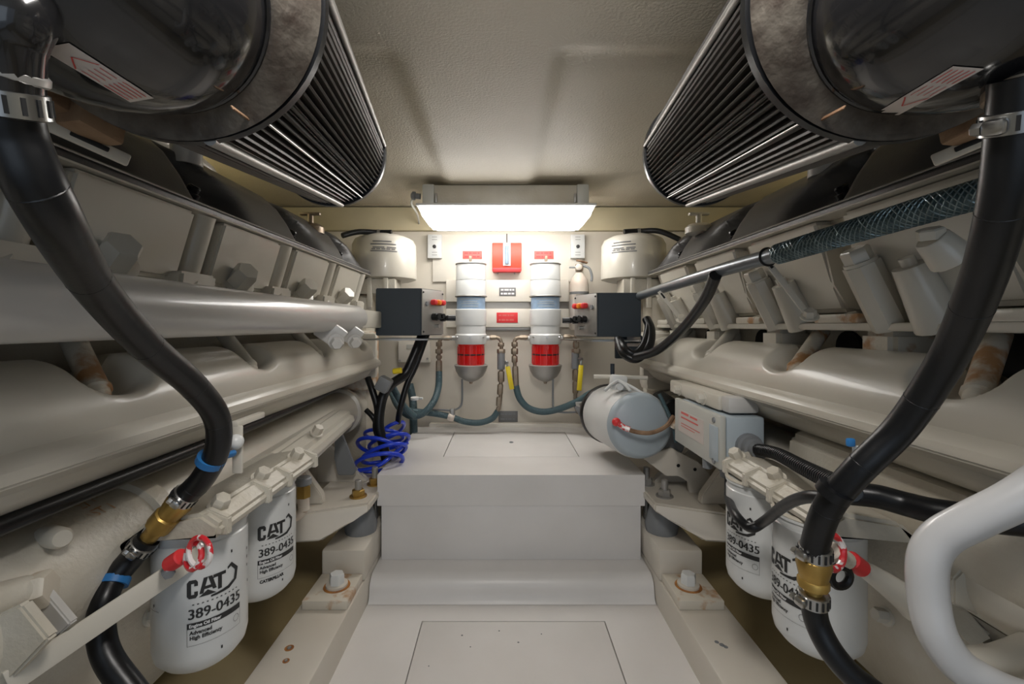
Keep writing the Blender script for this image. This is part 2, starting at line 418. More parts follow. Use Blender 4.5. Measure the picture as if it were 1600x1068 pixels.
# ------------------------------------------------------------------ fuel filters
FY = 2.14
def fz(py): return .882-(py-508)*FY/700
def fuel_filter(px, lb, s):
    X = (px-785)*FY/700-.03
    o = V(X, FY, 0); t = thing('fuel_filter', (X, FY, fz(600)), lb, 'fuel filter', 'fuel filters on the back wall')
    def L(n, prof, m_, par=None): return obj(n, MB().lathe(o, (0, 0, 1), [(z, r) for z, r in prof], 40), m_, par or t)
    L('cap', [(fz(438), .072), (fz(418), .071), (fz(413), .069), (fz(411.5), .055)], 'white')
    obj('cap_ring', MB().torus((X, FY, fz(413)), (0, 0, 1), .072, .003), 'zinc', t)
    L('upper_body', [(fz(463), .072), (fz(440), .072), (fz(438), .070)], 'white')
    obj('clamp_ring', MB().torus((X, FY, fz(463)), (0, 0, 1), .073, .004), 'zinc', t)
    L('label_band', [(fz(483), .068), (fz(465), .068)], 'lblblue')
    b = bmesh.new()
    for k, (yy, wd) in enumerate(((468, .10), (472, .07), (475, .09), (479, .08))):
        rect(b, lambda u, v, yy=yy: V(X+math.sin(u/.069)*.069, FY-math.cos(u/.069)*.069, fz(yy)+v), -wd/2, wd/2, -.002, .002, 8)
    obj('print', b, 'grey', t)
    L('middle_body', [(fz(508), .072), (fz(505), .074), (fz(484), .074), (fz(483), .070)], 'white')
    L('neck', [(fz(522), .069), (fz(508), .070)], 'white')
    L('collar', [(fz(537), .072), (fz(533), .076), (fz(523), .076), (fz(521), .070)], 'can')
    for a in (-.9, 0, .9, 2.4, -2.4):
        obj('collar_bolt', MB().hexb((X+math.sin(a)*.072, FY-math.cos(a)*.074, fz(526)), (math.sin(a), -math.cos(a), 0), .005, .01), 'steel', t)
    L('bowl', [(fz(571), .060), (fz(569), .063), (fz(540), .063), (fz(537), .066)], 'bowl')
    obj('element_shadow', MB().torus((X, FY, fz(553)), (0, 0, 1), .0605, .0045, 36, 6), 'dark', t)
    b = MB()
    for k in range(14):
        a = 2*PI*k/14; b.box((X+math.sin(a)*.0635, FY-math.cos(a)*.0635, fz(554)), (.003, .003, .085), Matrix.Rotation(-a, 3, 'Z'))
    obj('bowl_ribs', b, 'redl', t)
    L('heat_shield', [(fz(596), .010), (fz(593), .035), (fz(587), .058), (fz(579), .072), (fz(572), .078), (fz(570), .080), (fz(570)+.003, .074)], 'zinc')
    L('drain_plug', [(fz(599), .007), (fz(595), .010)], 'bronze')
    obj('wall_bracket', MB().b2(X-.06, X+.06, FY+.06, 2.26, fz(508), fz(440), .003), 'board', t)
    obj('top_handle', MB().b2(X-.006, X+.006, FY-.05, FY-.03, fz(412), fz(402), .002), 'bronze', t)
    for sd in (-1, 1):
        obj('port', MB().cyl((X+sd*.06, FY, fz(528)), (X+sd*.10, FY, fz(528)), .011, seg=12), 'white', t)
    return t
fuel_filter(736, 'left white fuel filter with red bowl on the back wall', -1)
fuel_filter(852, 'right white fuel filter with red bowl beside the extinguisher', 1)

def fittings(name, lb, pts, hexes, m_='bronze', r=.009):
    t = thing(name, pts[-1], lb, 'fitting')
    obj('pipe', MB().tube(pts, r, 10, 6), m_, t)
    for a, b, rr in hexes:
        a = Vector(a); b = Vector(b)
        obj('hex_nut', MB().lathe(a, b-a, [(0, rr*.9), ((b-a).length*.15, rr), ((b-a).length*.85, rr), ((b-a).length, rr*.9)], 6), m_, t)
    return t
q = lambda x, y, Y=2.12: W(x, y, Y)
fittings('inlet_fitting', 'bronze elbow fitting chain left of the left fuel filter', [q(706, 528), q(692, 528), q(687, 533), q(686, 545), q(686, 583)],
         [(q(703, 528), q(693, 528), .013), (q(686, 534), q(686, 541), .015), (q(686, 545), q(686, 552), .017), (q(686, 555), q(686, 560), .014), (q(686, 563), q(686, 582), .015)])
fittings('outlet_fitting', 'bronze elbow fitting chain leading to the right filter inlet', [q(825, 527), q(812, 527), q(804, 533), q(804, 560), q(806, 605)],
         [(q(823, 527), q(812, 527), .013), (q(804, 534), q(804, 541), .015), (q(804, 544), q(804, 553), .017), (q(804, 556), q(804, 566), .014), (q(805, 572), q(806, 604), .015)])
def valve(name, lb, pts, body, stem, grip, hexes):
    t = fittings(name, lb, pts, hexes)
    obj('valve_body', MB().cyl(body[0], body[1], .018, seg=14, ch=.003), 'gland', t)
    obj('stem', MB().hexb(stem, (.3, -1, 0), .008, .03), 'steel', t)
    a, b = Vector(grip[0]), Vector(grip[1])
    l = MB(); x, y, d = frame(b-a, (0, -1, 0)); l.box((a+b)/2, (.022, .007, (b-a).length), Matrix((x, y, d)).transposed(), .003)
    obj('handle', l, 'yellow', t); c = a+(a-b).normalized()*.02
    obj('handle_neck', MB().box((a+c)/2, (.008, .004, .035), Matrix((x, y, d)).transposed(), .001), 'steel', t)
    return t
valve('shutoff_valve', 'brass shutoff valve with yellow lever right of the left filter', [q(765, 527), q(776, 527), q(783, 534), q(783, 560), q(782, 620), q(779, 640)],
      (q(783, 550), q(783, 577)), q(790, 566, 2.1), (q(793, 572, 2.08), q(800, 608, 2.08)),
      [(q(766, 527), q(775, 527), .013), (q(783, 535), q(783, 541), .015), (q(783, 545), q(783, 552), .02), (q(783, 580), q(783, 596), .016), (q(782, 600), q(781, 616), .014), (q(780, 620), q(779, 634), .013), (q(779, 636), q(776, 645), .010)])
valve('shutoff_valve', 'brass shutoff valve with yellow lever below the fire extinguisher', [q(880, 526), q(892, 526), q(899, 534), q(899, 600), q(899, 630)],
      (q(899, 550), q(899, 576)), q(905, 560, 2.1), (q(908, 570, 2.08), q(905, 610, 2.08)),
      [(q(881, 526), q(891, 526), .014), (q(900, 534), q(900, 543), .015), (q(900, 545), q(900, 552), .021), (q(899, 578), q(899, 594), .015), (q(899, 596), q(899, 614), .014), (q(900, 632), q(905, 645), .013)])
def hose(name, lb, pts, r, m_, k=8, seg=14, cat='hose'):
    return tag(obj(name, MB().tube(pts, r, seg, k), m_), lb, cat)
hose('fuel_hose', 'teal hose curving down left from the left filter elbow', [q(686, 580), q(685, 605, 2.1), q(677, 628, 2.05), q(660, 646, 2.02), q(640, 649, 2.02), q(622, 634, 2.05), q(612, 612, 2.1)], .0155, 'teal')
hose('fuel_hose', 'teal hose running along the wall foot below the left valve', [q(778, 642), q(768, 654), q(748, 660), q(725, 658), q(705, 651), q(680, 646), q(655, 643), q(632, 640)], .0145, 'teal')
hose('fuel_hose', 'teal hose hanging in a U below the right fuel filter', [q(806, 602), q(812, 622), q(826, 637), q(848, 643), q(872, 639), q(900, 628, 2.08), q(920, 616, 2.05), q(940, 606, 2.0)], .0155, 'teal')
hose('fuel_hose', 'vertical teal hose behind the blue coil left of the box', [q(640, 600, 2.2), q(645, 625, 2.18), q(646, 650, 2.16), q(646, 690, 2.16), q(640, 740, 2.16)], .019, 'teal')
t = thing('hose_union', q(707, 655), 'pale union fitting on the hose left of the dark plate', 'fitting')
obj('union_body', MB().lathe(q(700, 650, 2.09), V(1, 0, -.3), [(0, .014), (.008, .019), (.022, .019), (.03, .014)], 12), 'ext', t)
obj('union_nut', MB().hexb(q(707, 648, 2.09), (0, 0, 1), .013, .03), 'zinc', t)
hose('drain_tube', 'thin grey drain tube below the left fuel filter', [q(722, 592), q(722, 625), q(718, 636), q(706, 641), q(690, 640), q(650, 640, 2.2)], .0045, 'gland', cat='tube')
hose('drain_tube', 'thin grey drain tube dropping below the right fuel filter', [q(864, 592), q(864, 625), q(866, 640), q(880, 644), q(905, 643)], .0045, 'gland', cat='tube')
t = thing('check_valve', q(912, 655, 2.08), 'grey-green valve block at the right hose end above the box', 'valve')
obj('body', MB().cyl(q(903, 632, 2.08), q(918, 656, 2.06), .022, seg=12, ch=.004), 'gland', t)
obj('nut', MB().hexb(q(906, 632, 2.07), (-.3, -.4, 1), .02, .02), 'zinc', t)
obj('elbow', MB().tube([q(915, 650, 2.07), q(925, 645, 2.06), q(932, 630, 2.05)], .014, 10), 'zinc', t)

# fire extinguisher
t = thing('fire_extinguisher', q(905, 520, 2.18), 'pale fire extinguisher strapped to the back wall right of the filters', 'extinguisher')
e0 = W(905, 0, 2.19)
ez = lambda py: .882-(py-508)*2.19/700
obj('cylinder', MB().lathe((e0.x, 2.19, 0), (0, 0, 1), [(ez(515), .04), (ez(512), .046), (ez(445), .046), (ez(436), .040), (ez(430), .026), (ez(426), .016)], 26), 'ext', t)
obj('strap', MB().lathe((e0.x, 2.19, 0), (0, 0, 1), [(ez(460), .0475), (ez(456), .0475)], 26), 'inkg', t)
obj('valve_head', MB().box((e0.x, 2.19, ez(418)), (.035, .035, .04), None, .006), 'bronze', t)
obj('gauge', MB().lathe((e0.x-.006, 2.172, ez(418)), (0, -1, 0), [(0, .016), (.008, .016), (.01, .013)], 16), 'ext', t)
obj('lever', MB().box((e0.x+.012, 2.18, ez(409)), (.055, .02, .008), Matrix.Rotation(.25, 3, 'Y'), .002), 'rust', t)
obj('hose', MB().tube([(e0.x+.015, 2.18, ez(415)), (e0.x+.045, 2.17, ez(420)), (e0.x+.058, 2.17, ez(432)), (e0.x+.055, 2.17, ez(440))], .006, 8), 'gland', t)
obj('pin', MB().cyl((e0.x-.05, 2.18, ez(418)), (e0.x-.015, 2.18, ez(418)), .004, seg=8), 'gland', t)
obj('label', MB().lathe((e0.x, 2.19, 0), (0, 0, 1), [(ez(505), .0465), (ez(468), .0465)], 26), 'label', t)

# ------------------------------------------------------------------ engines
CY = [.395, .72, 1.045, 1.37, 1.70]
def engine(s):
    L = s < 0
    t = thing('marine_engine', (s*.9, 1.1, .0), ('left' if L else 'right') + (' cream marine diesel engine with smooth grey pipe along its side' if L else ' cream marine diesel engine with grey junction box on its side'), 'engine', 'pair of marine engines')
    X = lambda x: s*x
    P = lambda pts: [(s*x, z) for x, z in pts]
    # block
    obj('engine_block', MB().prism(P([(.80, .12), (.74, .30), (.735, .48), (.765, .66), (.75, .80), (.735, .872), (.735, 1.10), (.85, 1.22), (1.2, 1.22), (1.25, .12)]), -.5, 2.02, None, .008), 'engr', t)
    obj('head_ledge', MB().prism(P([(.645, .872), (.645, .886), (.74, .892), (.76, .872)]), -.3, 1.96, None, .002), 'eng', t)
    # recessed head side
    obj('cylinder_head', MB().prism(P([(.645, 1.10), (.70, .93), (.735, .885), (.80, .885), (.80, 1.12)]), -.3, 1.95, None, .004), 'engr', t)
    for i, yc in enumerate([.07]+CY):
        h = .12
        if L:
            poly = [(.602, 1.094), (.640, .968), (.70, .955), (.75, .955), (.75, 1.10)]
            m = MB(); m.prism(P(poly), yc-h, yc+h, None, .006); obj('head_panel', m, 'eng', t)
            # column between panels
            m = MB(); a = V(X(.625), yc+h+.045, 1.10); b = V(X(.668), yc+h+.045, .94); m.cyl(a, b, .026, .022, 14); obj('head_column', m, 'eng', t)
            m = MB(); m.prism(P([(.612, .982), (.618, .93), (.74, .90), (.74, .982)]), yc+.095, yc+h+.075, None, .005); obj('head_foot', m, 'eng', t)
            d = V(X(-.62), -.30, .45).normalized(); a = V(X(.640), yc-.03, .968)
            m = MB().lathe(a, d, [(0, .036), (.02, .036), (.022, .030)], 20); m.hexb(a+d*.02, d, .026, .045); obj('hex_plug', m, 'eng', t)
            m = MB().hexb((X(.64), yc+h+.02, .950), d, .012, .03); obj('bolt', m, 'eng', t)
        else:
            poly = [(.608, 1.094), (.648, .965), (.672, .91), (.75, .90), (.75, 1.10)]
            m = MB(); m.prism(P(poly), yc-.13, yc+.13, None, .008); obj('head_panel', m, 'eng', t)
            yb = yc+.082
            a = V(X(.612), yb, .992); b = V(X(.668), yb, .880)
            m = MB().cyl(a, b, .029, .030, 8); obj('bolt_column', m, 'eng', t)
            d = (a-b).normalized()
            m = MB().lathe(a, d, [(0, .026), (.006, .026)], 16); m.hexb(a+d*.006, d, .023, .024); obj('hex_bolt', m, 'eng', t)
            a = V(X(.622), yb-.085, .978); b = V(X(.672), yb-.085, .880)
            m = MB().cyl(a, b, .024, .034, 16); m.cyl(a, a+d*.014, .011, seg=12); obj('boss_column', m, 'eng', t)
            m = MB().b2(X(.645), X(.72), yb-.02+.07, yb+.17, .886, .905, .004); obj('foot_flange', m, 'rustp' if i in (2, 3) else 'eng', t)
            m = MB().hexb((X(.66), yb+.08, .89), (-s*.3, 0, 1), .012, .018); obj('bolt', m, 'eng', t)
            # brackets between ledge and manifold
            m = MB().prism(P([(.655, .872), (.655, .80), (.74, .79), (.74, .872)]), yb-.015, yb+.06, None, .01); obj('hex_bracket', m, 'rustp' if i in (1, 2) else 'eng', t)
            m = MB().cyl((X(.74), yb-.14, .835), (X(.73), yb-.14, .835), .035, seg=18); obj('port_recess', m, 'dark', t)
    # valve cover with scooped notches
    notch = [.215, .545, .885, 1.30, 1.68]
    prof = [(.598, 1.099), (.597, 1.107), (.604, 1.114), (.632, 1.165), (.660, 1.205), (.700, 1.240), (.76, 1.262), (.86, 1.268), (.98, 1.25)]
    n = len(prof)
    def vc(u, v):
        y = lerp(.0, 1.93, v); k = u*(n-1); i = min(int(k), n-2); f = k-i
        x = lerp(prof[i][0], prof[i+1][0], f); z = lerp(prof[i][1], prof[i+1][1], f)
        d = 0
        for yn in notch:
            w_ = .035+.085*sm(.25, .75, 1-(k-2)/3.5) if y > yn else .035
            d = max(d, math.exp(-((y-yn)/w_)**4))
        m_ = d*sm(1.6, 2.2, k)*(1-sm(4.2, 5.4, k))
        e = sm(1.93, 1.80, y); zz = 1.118
        x += m_*.055; z -= m_*.014
        z = min(z, lerp(zz, z, .25+.75*e)) if z > zz else z
        x += (1-e)*.01*(k > 2)
        return V(X(x), y, z)
    m = MB().grid(vc, 33, 240); g_ = m.g
    trim_ = MB().tube([(X(.6005), .0, 1.1125), (X(.6005), 1.0, 1.1125), (X(.6005), 1.92, 1.1125)], .0020, 6)
    m.bm.faces.new(list(reversed(g_[-1]))); obj('valve_cover', m, 'black', t, ang=55)
    obj('cover_trim', trim_, 'zinc', t); obj('cover_gasket', MB().prism(P([(.597, 1.099), (.598, 1.0965), (.70, 1.0965), (.70, 1.099)]), 0, 1.93), 'eng', t)
    for yn in notch:
        d = V(X(-.5), 0, .85).normalized(); a = V(X(.650), yn, 1.135)
        m = MB().lathe(a, d, [(0, .016), (.012, .016), (.013, .011), (.022, .012), (.026, .009)], 14); obj('cover_bolt', m, 'rubber', t)
    # engine top, rocker boxes, caps
    obj('engine_top', MB().prism(P([(.80, 1.20), (.82, 1.275), (1.15, 1.285), (1.2, 1.2)]), .2, 1.95, None, .01), 'engr', t)
    for yy in ((.95,) if L else (1.02,)):
        m = MB().lathe((X(.70), yy, 1.22), (0, 0, 1), [(0, .03), (.075, .028)], 20); obj('cleaner_post', m, 'pipe', t)
    obj('intake_pipe', MB().tube([(X(.83), .93, 1.31), (X(.83), 1.1, 1.312), (X(.83), 1.22, 1.30), (X(.86), 1.28, 1.27)], .018, 14), 'eng', t)
    oc = W(485, 352, 1.55) if L else W(1092, 358, 1.55)
    m = MB().lathe((oc.x, oc.y, 1.20), (0, 0, 1), [(0, .045), (.02, .045), (.03, .035), (.035, .010), (.065, .010), (.066, .006)], 20); m.b2(oc.x-.035, oc.x+.035, oc.y-.008, oc.y+.008, 1.262, 1.272, .003)
    obj('filler_cap', m, 'bronze' if L else 'engr', t)
    # scalloped manifold
    mx, mz, mr = .655, .742, .095
    scal = [.31, .655, 1.03, 1.40, 1.76] if L else [.25, .62, .985, 1.375, 1.72]
    def man(u, v):
        y = lerp(.0, 1.90, v); a = u*2*PI
        # a=0 faces the aisle, pi/2 up
        r = mr
        for yc in scal:
            dy = (y-yc)/.050; da = (a-1.12 if a < PI*1.5 else a-2*PI-1.12)
            dd = math.sqrt(dy*dy+max(0, abs(da)-.28)**2/.32**2)
            if da > .5: dd = math.sqrt(dy*dy+0)
            r -= .050*sm(1.35, .55, dd)
        e = sm(1.90, 1.85, y); r *= .80+.20*e
        x = mx-math.cos(a)*r; z = mz+math.sin(a)*r*1.0
        # lower flank leans in towards the flange
        if a > PI*1.5: pass
        return V(X(x), y, z)
    m = MB().grid(man, 96, 330, True); m.bm.faces.new(list(reversed(m.g[-1]))); obj('exhaust_manifold', m, 'eng', t, ang=60)
    obj('manifold_flange', MB().prism(P([(.566, .748), (.540, .733), (.537, .727), (.538, .714), (.575, .694), (.66, .665), (.66, .76)]), .0, 1.88, None, .003), 'eng', t)
    for i, yc in enumerate(scal):
        a = V(X(.705), yc+.045, .868); b = V(X(.598), yc-.028, .792); d = (b-a).normalized()
        m = MB().cyl(a, b, .0165, .0155, 16); rusty = 'rustp' if (L and i in (1,)) or (not L and i in (1, 2)) else 'eng'
        pl = obj('port_plug', m, rusty, t)
        m = MB().lathe(b-d*.002, d, [(0, .0175), (.006, .0175), (.008, .014), (.020, .013), (.024, .009), (.018, .005)], 12); obj('plug_tip', m, rusty, pl)
    # manifold end flange
    obj('end_flange', MB().b2(X(.56), X(.72), 1.88, 1.91, .66, .85, .012), 'eng', t)
    obj('end_casting', MB().b2(X(.58), X(.80), 1.905, 2.02, .60, .86, .03), 'rustp' if L else 'eng', t)
    # lower pipe
    lx, lz, lr = (.69, .533, .079)
    m = MB().lathe((X(lx), .0, lz), (0, 1, 0), [(0, lr), (1.80, lr), (1.805, lr+.012), (1.835, lr+.012), (1.84, lr*.85), (2.05, lr*.8)], 48); obj('lower_manifold', m, 'eng', t)
    if L:
        m = MB().lathe((X(lx-.012), .0, lz-.01), (0, 1, 0), [(0, lr+.012), (.74, lr+.012), (.745, lr+.020), (.775, lr+.020), (.78, lr)], 48); obj('cast_sleeve', m, 'engr', t)
        b = bmesh.new()
        fn = lambda u, v, : V(X(lx-.012)+math.cos(1.2+v/.092)*.0922, .665+u*.9, lz-.01+math.sin(1.2+v/.092)*.0922)
        merge(b, text_bm('4W 27 68', .022, .0004), lambda u, v: fn(u, v+.012)); merge(b, text_bm('CAST 1', .022, .0004), lambda u, v: fn(u, v-.012))
        obj('cast_lettering', b, 'rustp', t)
        m = MB().lathe((X(.640), .60, .60), (.85, -.45, .15), [(0, .015), (.045, .013), (.050, .010)], 18); obj('boss_bolt', m, 'eng', t)
    else:
        obj('side_cover', MB().prism(P([(.625, .50), (.600, .56), (.605, .64), (.66, .66), (.70, .45)]), .2, 1.0, None, .012), 'engr', t)
        c_ = W(1455, 372, .62); obj('rocker_boss', MB().cyl(c_+V(.03, 0, -.03), c_, .026, .020, 20, .002), 'eng', t); obj('rocker_bolt', MB().hexb(c_, (-.3, -.2, 1), .016, .014), 'eng', t)
    # casting over the oil filters
    obj('filter_base', MB().prism(P([(.450, .566), (.446, .585), (.475, .604), (.56, .590), (.60, .55), (.64, .47), (.70, .42), (.66, .40), (.61, .46), (.597, .566)]), .66, 1.02 if L else .975, None, .006), 'engr', t)
    m = MB().prism(P([(.48, .545), (.49, .585), (.54, .600), (.64, .56), (.64, .50), (.54, .52)]), 1.00, 1.60, lambda x, z, y: V(x+s*.12*(y-1.0), y, z-.02*(y-1.0)), .012); obj('oil_gallery', m, 'eng', t)
    for (xx, yy, zz) in ((.475, .70, .606), (.48, .83, .606), (.475, .96, .606), (.53, 1.2, .602)):
        obj('bolt', MB().hexb((X(xx), yy, zz-.01), (-s*.5, -.2, .8), .013, .02, .017), 'engr', t)
    for (yy, zz, a_) in ((.68, .60, .0), (.80, .60, .0), (.88, .60, 0), (1.0 if L else .96, .60, 0)):
        obj('rib', MB().prism(P([(.443, .566), (.443, .592), (.475, .606), (.50, .566)]), yy-.006, yy+.006, None, .002), 'engr', t)
    # low casting
    obj('sump', MB().prism(P([(.74, .14), (.70, .30), (.70, .42), (.80, .42), (.80, .14)]), -.3, 1.25, None, .02), 'engr', t)
    for yy in (.25, .45, .65, .85, 1.05):
        obj('sump_bolt', MB().hexb((X(.70), yy, .33), (-s, 0, .2), .013, .02, .017), 'eng', t)
    # front gear housing at the far end
    obj('gear_housing', MB().b2(X(.62), X(1.2), 1.96, 2.10, .25, 1.015, .03), 'engr', t)
    for k in range(5):
        obj('bolt', MB().hexb((X(.64), 1.985, .72+k*.08), (-s, -.2, 0), .011, .016), 'engr', t)
    return t
EL = engine(-1); ER = engine(1)

# mounting feet, blocks, plates
def foot(s):
    L = s < 0; sd = 'left' if L else 'right'
    t = thing('engine_mount', (s*.53, 1.45, .09), 'thick cream mount bracket with studs on the %s beam' % sd, 'bracket', 'engine mounts')
    # stepped isolator block + bracket with concave underside
    b = MB(); zt = .315
    b.prism([(s*.455, zt), (s*.455, zt-.028), (s*.485, zt-.034), (s*.53, zt-.050), (s*.575, zt-.080), (s*.66, zt-.085), (s*.66, zt)], 1.34, 1.80,
            lambda a, z, y: V(a, y+(.09*max(0, 1-(abs(a)-.455)/.09)**2 if y < 1.5 else 0), z), .006); obj('bracket', b, 'beam', t)
    b = MB(); b.prism([(s*.60, zt), (s*.605, zt+.03), (s*.70, zt+.16), (s*.72, zt+.16), (s*.72, zt)], 1.42, 1.45, None, .003); obj('web', b, 'beam', t)
    b = MB(); b.prism([(s*.52, zt), (s*.535, zt+.02), (s*.66, zt+.13), (s*.70, zt+.13), (s*.70, zt)], 1.62, 1.65, None, .003); obj('web', b, 'beam', t)
    for (xx, yy, hh) in ((.508, 1.486, .055), (.485, 1.60, .062)):
        st = obj('stud', MB().cyl((s*xx, yy, zt-.12), (s*xx, yy, zt+hh), .011, seg=12, ch=.002), 'zinc', t)
        obj('nut', MB().hexb((s*xx, yy, zt), (0, 0, 1), .021, .02, .028), 'brass' if L else 'zinc', t)
    obj('rubber_isolator', MB().lathe((s*.51, 1.52, .18), (0, 0, 1), [(0, .05), (.03, .055), (.07, .045), (.10, .035)], 20), 'gland', t)
    t = thing('mount_block', (s*.52, 1.5, .09), 'square-edged cream block under the %s engine mount bracket' % sd, 'block', 'mount blocks')
    obj('block', MB().b2(s*.455, s*.59, 1.385, 1.78, .09, .187, .008), 'beam', t)
    t = thing('mount_plate', (s*.52, 1.33, .09), 'flat rust-stained plate with hex bolt on the %s beam' % sd, 'plate', 'mount plates')
    obj('plate', MB().b2(s*.462, s*.588, 1.245, 1.384, .09, .116, .003), 'platep', t)
    c = (s*.517, 1.318, .116)
    obj('rust_ring', MB().lathe(c, (0, 0, 1), [(0, .038), (.002, .037)], 28), 'rustring', t)
    obj('washer', MB().lathe(c, (0, 0, 1), [(.001, .031), (.008, .031), (.009, .028)], 28), 'beam', t)
    obj('bolt', MB().hexb((c[0], c[1], .124), (0, 0, 1), .022, .03), 'white', t)
for s in (-1, 1): foot(s)

# ------------------------------------------------------------------ air cleaners
def air_cleaner(s):
    L = s < 0; sd = 'left' if L else 'right'
    a = V(s*.320, .385, 1.178); b = V(s*.442, 1.07, 1.300); d = (b-a).normalized(); Ln = (b-a).length; r = .127
    t = thing('air_cleaner', a, 'big black pleated air cleaner cylinder hanging over the %s engine' % sd, 'air filter', 'air cleaners over the engines')
    x, y, _ = frame(d)
    np_ = 84
    m = MB(); rings = []
    for tt in (0.0, Ln):
        rg = []
        for i in range(np_):
            for f_, r_ in ((0, r-.003), (.16, r-.001), (.34, r-.003), (.56, r-.019), (.78, r-.019)):
                an = 2*PI*(i+f_)/np_; rg.append(m.bm.verts.new(a+d*tt+(x*math.cos(an)+y*math.sin(an))*r_))
        rings.append(rg)
    m.skin(rings[0], rings[1]); obj('pleated_element', m, 'pleat', t, smooth=False)
    obj('end_cap', MB().lathe(b, d, [(-.012, r-.01), (-.012, r+.003), (.002, r+.005), (.012, r+.003), (.016, r-.02), (.012, r-.05), (.014, 0)], 56), 'rubber', t)
    obj('rubber_rim', MB().lathe(a, d, [(.0, r-.01), (.0, r+.004), (.010, r+.005), (.012, r-.005)], 56), 'rubber', t)
    for ang in ((R(200), R(252), R(318)) if L else (R(-20), R(-72), R(222))):
        pass
    # seams: light steel strips along the pleats
    def strip(ang, w_, n='seam_strip', mm='zinc'):
        n_ = x*math.cos(ang)+y*math.sin(ang); tdir = d.cross(n_)
        bx = MB(); c = a+d*(Ln/2)+n_*(r+.001); bx.box(c, (w_, .005, Ln*.985), Matrix((tdir, n_, d)).transposed(), .0015); obj(n, bx, mm, t)
    # angles chosen in the section plane (x horizontal, y up)
    sgn = 1 if x.x*s > 0 else -1    # x points outboard if 1
    A = lambda deg: R(deg) if sgn > 0 else PI-R(deg)
    for dg_, rr, mm in ((172, .0045, 'zinc'), (236, .0016, 'steel'), (259, .0060, 'zinc')):
        n_ = x*math.cos(A(dg_))+y*math.sin(A(dg_)); obj('seam_rod', MB().cyl(a+d*.002+n_*(r+.002), b-d*.01+n_*(r+.002), rr, seg=10), mm, t)
    # clamp band and rims
    ai = V(s*.313, .343, 1.150); ri = .097; d2 = (a-ai).normalized()
    m = MB(); x2, y2, _ = frame(d2); rg = []
    for tt, dr in ((-.01, -.012), (0, 0), (.06, .004), (.90, .004), (1.0, 0), (1.0, -.02)):
        dd = d2.lerp(d, max(0, min(1, tt))); x3, y3, _ = frame(dd); rg.append(m.ring(ai.lerp(a-d*.004, tt), x3, y3, lerp(ri, r+.001, max(0, tt))+dr, 80))
    for i in range(len(rg)-1): m.skin(rg[i], rg[i+1])
    obj('clamp_band', m, 'band', t)
    # band joint
    n_ = x*math.cos(A(238))+y*math.sin(A(238)); tdir = d.cross(n_)
    obj('band_joint', MB().box((a+ai)/2+n_*((r+ri)/2+.004), (.002, .004, .036), Matrix((tdir, n_, d)).transposed(), .001), 'rust', t)
    obj('housing_lip', MB().torus(ai, d2, ri-.002, .0025, 64, 8), 'gloss', t)
    # glossy turbo inlet housing bending outboard
    pth = [ai+d2*.01, ai-d2*.02+V(s*.008, 0, 0), V(s*.365, .302, 1.150), V(s*.45, .295, 1.155), V(s*.62, .30, 1.16), V(s*.85, .31, 1.15)]
    hs = obj('inlet_housing', MB().tube(pth, lambda q_: .094, 48, 10), 'gloss', t)
    # bracket hanging below with rust block and slotted strap
    # warning sticker laid onto the housing's underside
    from mathutils.bvhtree import BVHTree
    bv = BVHTree.FromPolygons([v.co+OFF[hs.name] for v in hs.data.vertices], [p.vertices[:] for p in hs.data.polygons])
    eye = Vector(cam.location)
    qd = [(62, 74), (108, 66), (240, 152), (203, 158)] if L else [(1365, 178), (1405, 178), (1538, 106), (1490, 102)]
    def hit(u, v, k):
        px = lerp(lerp(qd[0][0], qd[1][0], v), lerp(qd[3][0], qd[2][0], v), u); py = lerp(lerp(qd[0][1], qd[1][1], v), lerp(qd[3][1], qd[2][1], v), u)
        dr = (W(px, py, 1)-eye).normalized(); h, n_, _, _ = bv.ray_cast(eye, dr)
        if h is None: return None
        if n_.dot(dr) > 0: n_ = -n_
        return h+n_*k
    g_ = MB(); ok = True
    pts = [[hit(i/20, j/6, .0008) for i in range(21)] for j in range(7)]
    for j in range(6):
        for i in range(20):
            q_ = (pts[j][i], pts[j][i+1], pts[j+1][i+1], pts[j+1][i])
            if all(q_): g_.bm.faces.new([g_.bm.verts.new(p_) for p_ in q_])
    bmesh.ops.remove_doubles(g_.bm, verts=g_.bm.verts, dist=1e-5)
    if len(g_.bm.faces):
        st = obj('warning_sticker', g_, 'label', t)
        g_ = MB()
        def seg(u0, v0, u1, v1, w_):
            for i in range(8):
                ua, va, ub, vb = lerp(u0, u1, i/8), lerp(v0, v1, i/8), lerp(u0, u1, (i+1)/8), lerp(v0, v1, (i+1)/8)
                q_ = (hit(ua, va-w_, .0014), hit(ub, vb-w_, .0014), hit(ub, vb+w_, .0014), hit(ua, va+w_, .0014))
                if all(q_): g_.bm.faces.new([g_.bm.verts.new(p_) for p_ in q_])
        for k in range(5): seg(.68, .12+.18*k, .95, .12+.18*k, .02)
        for k in range(4): seg(.42, .16+.22*k, .62, .16+.22*k, .015)
        seg(.20, .5, .38, .08, .03); seg(.20, .5, .38, .92, .03); seg(.375, .08, .38, .92, .03) if 0 else None
        obj('warning_print', g_, 'inkr', st)
    return t, a, d, x, y, r
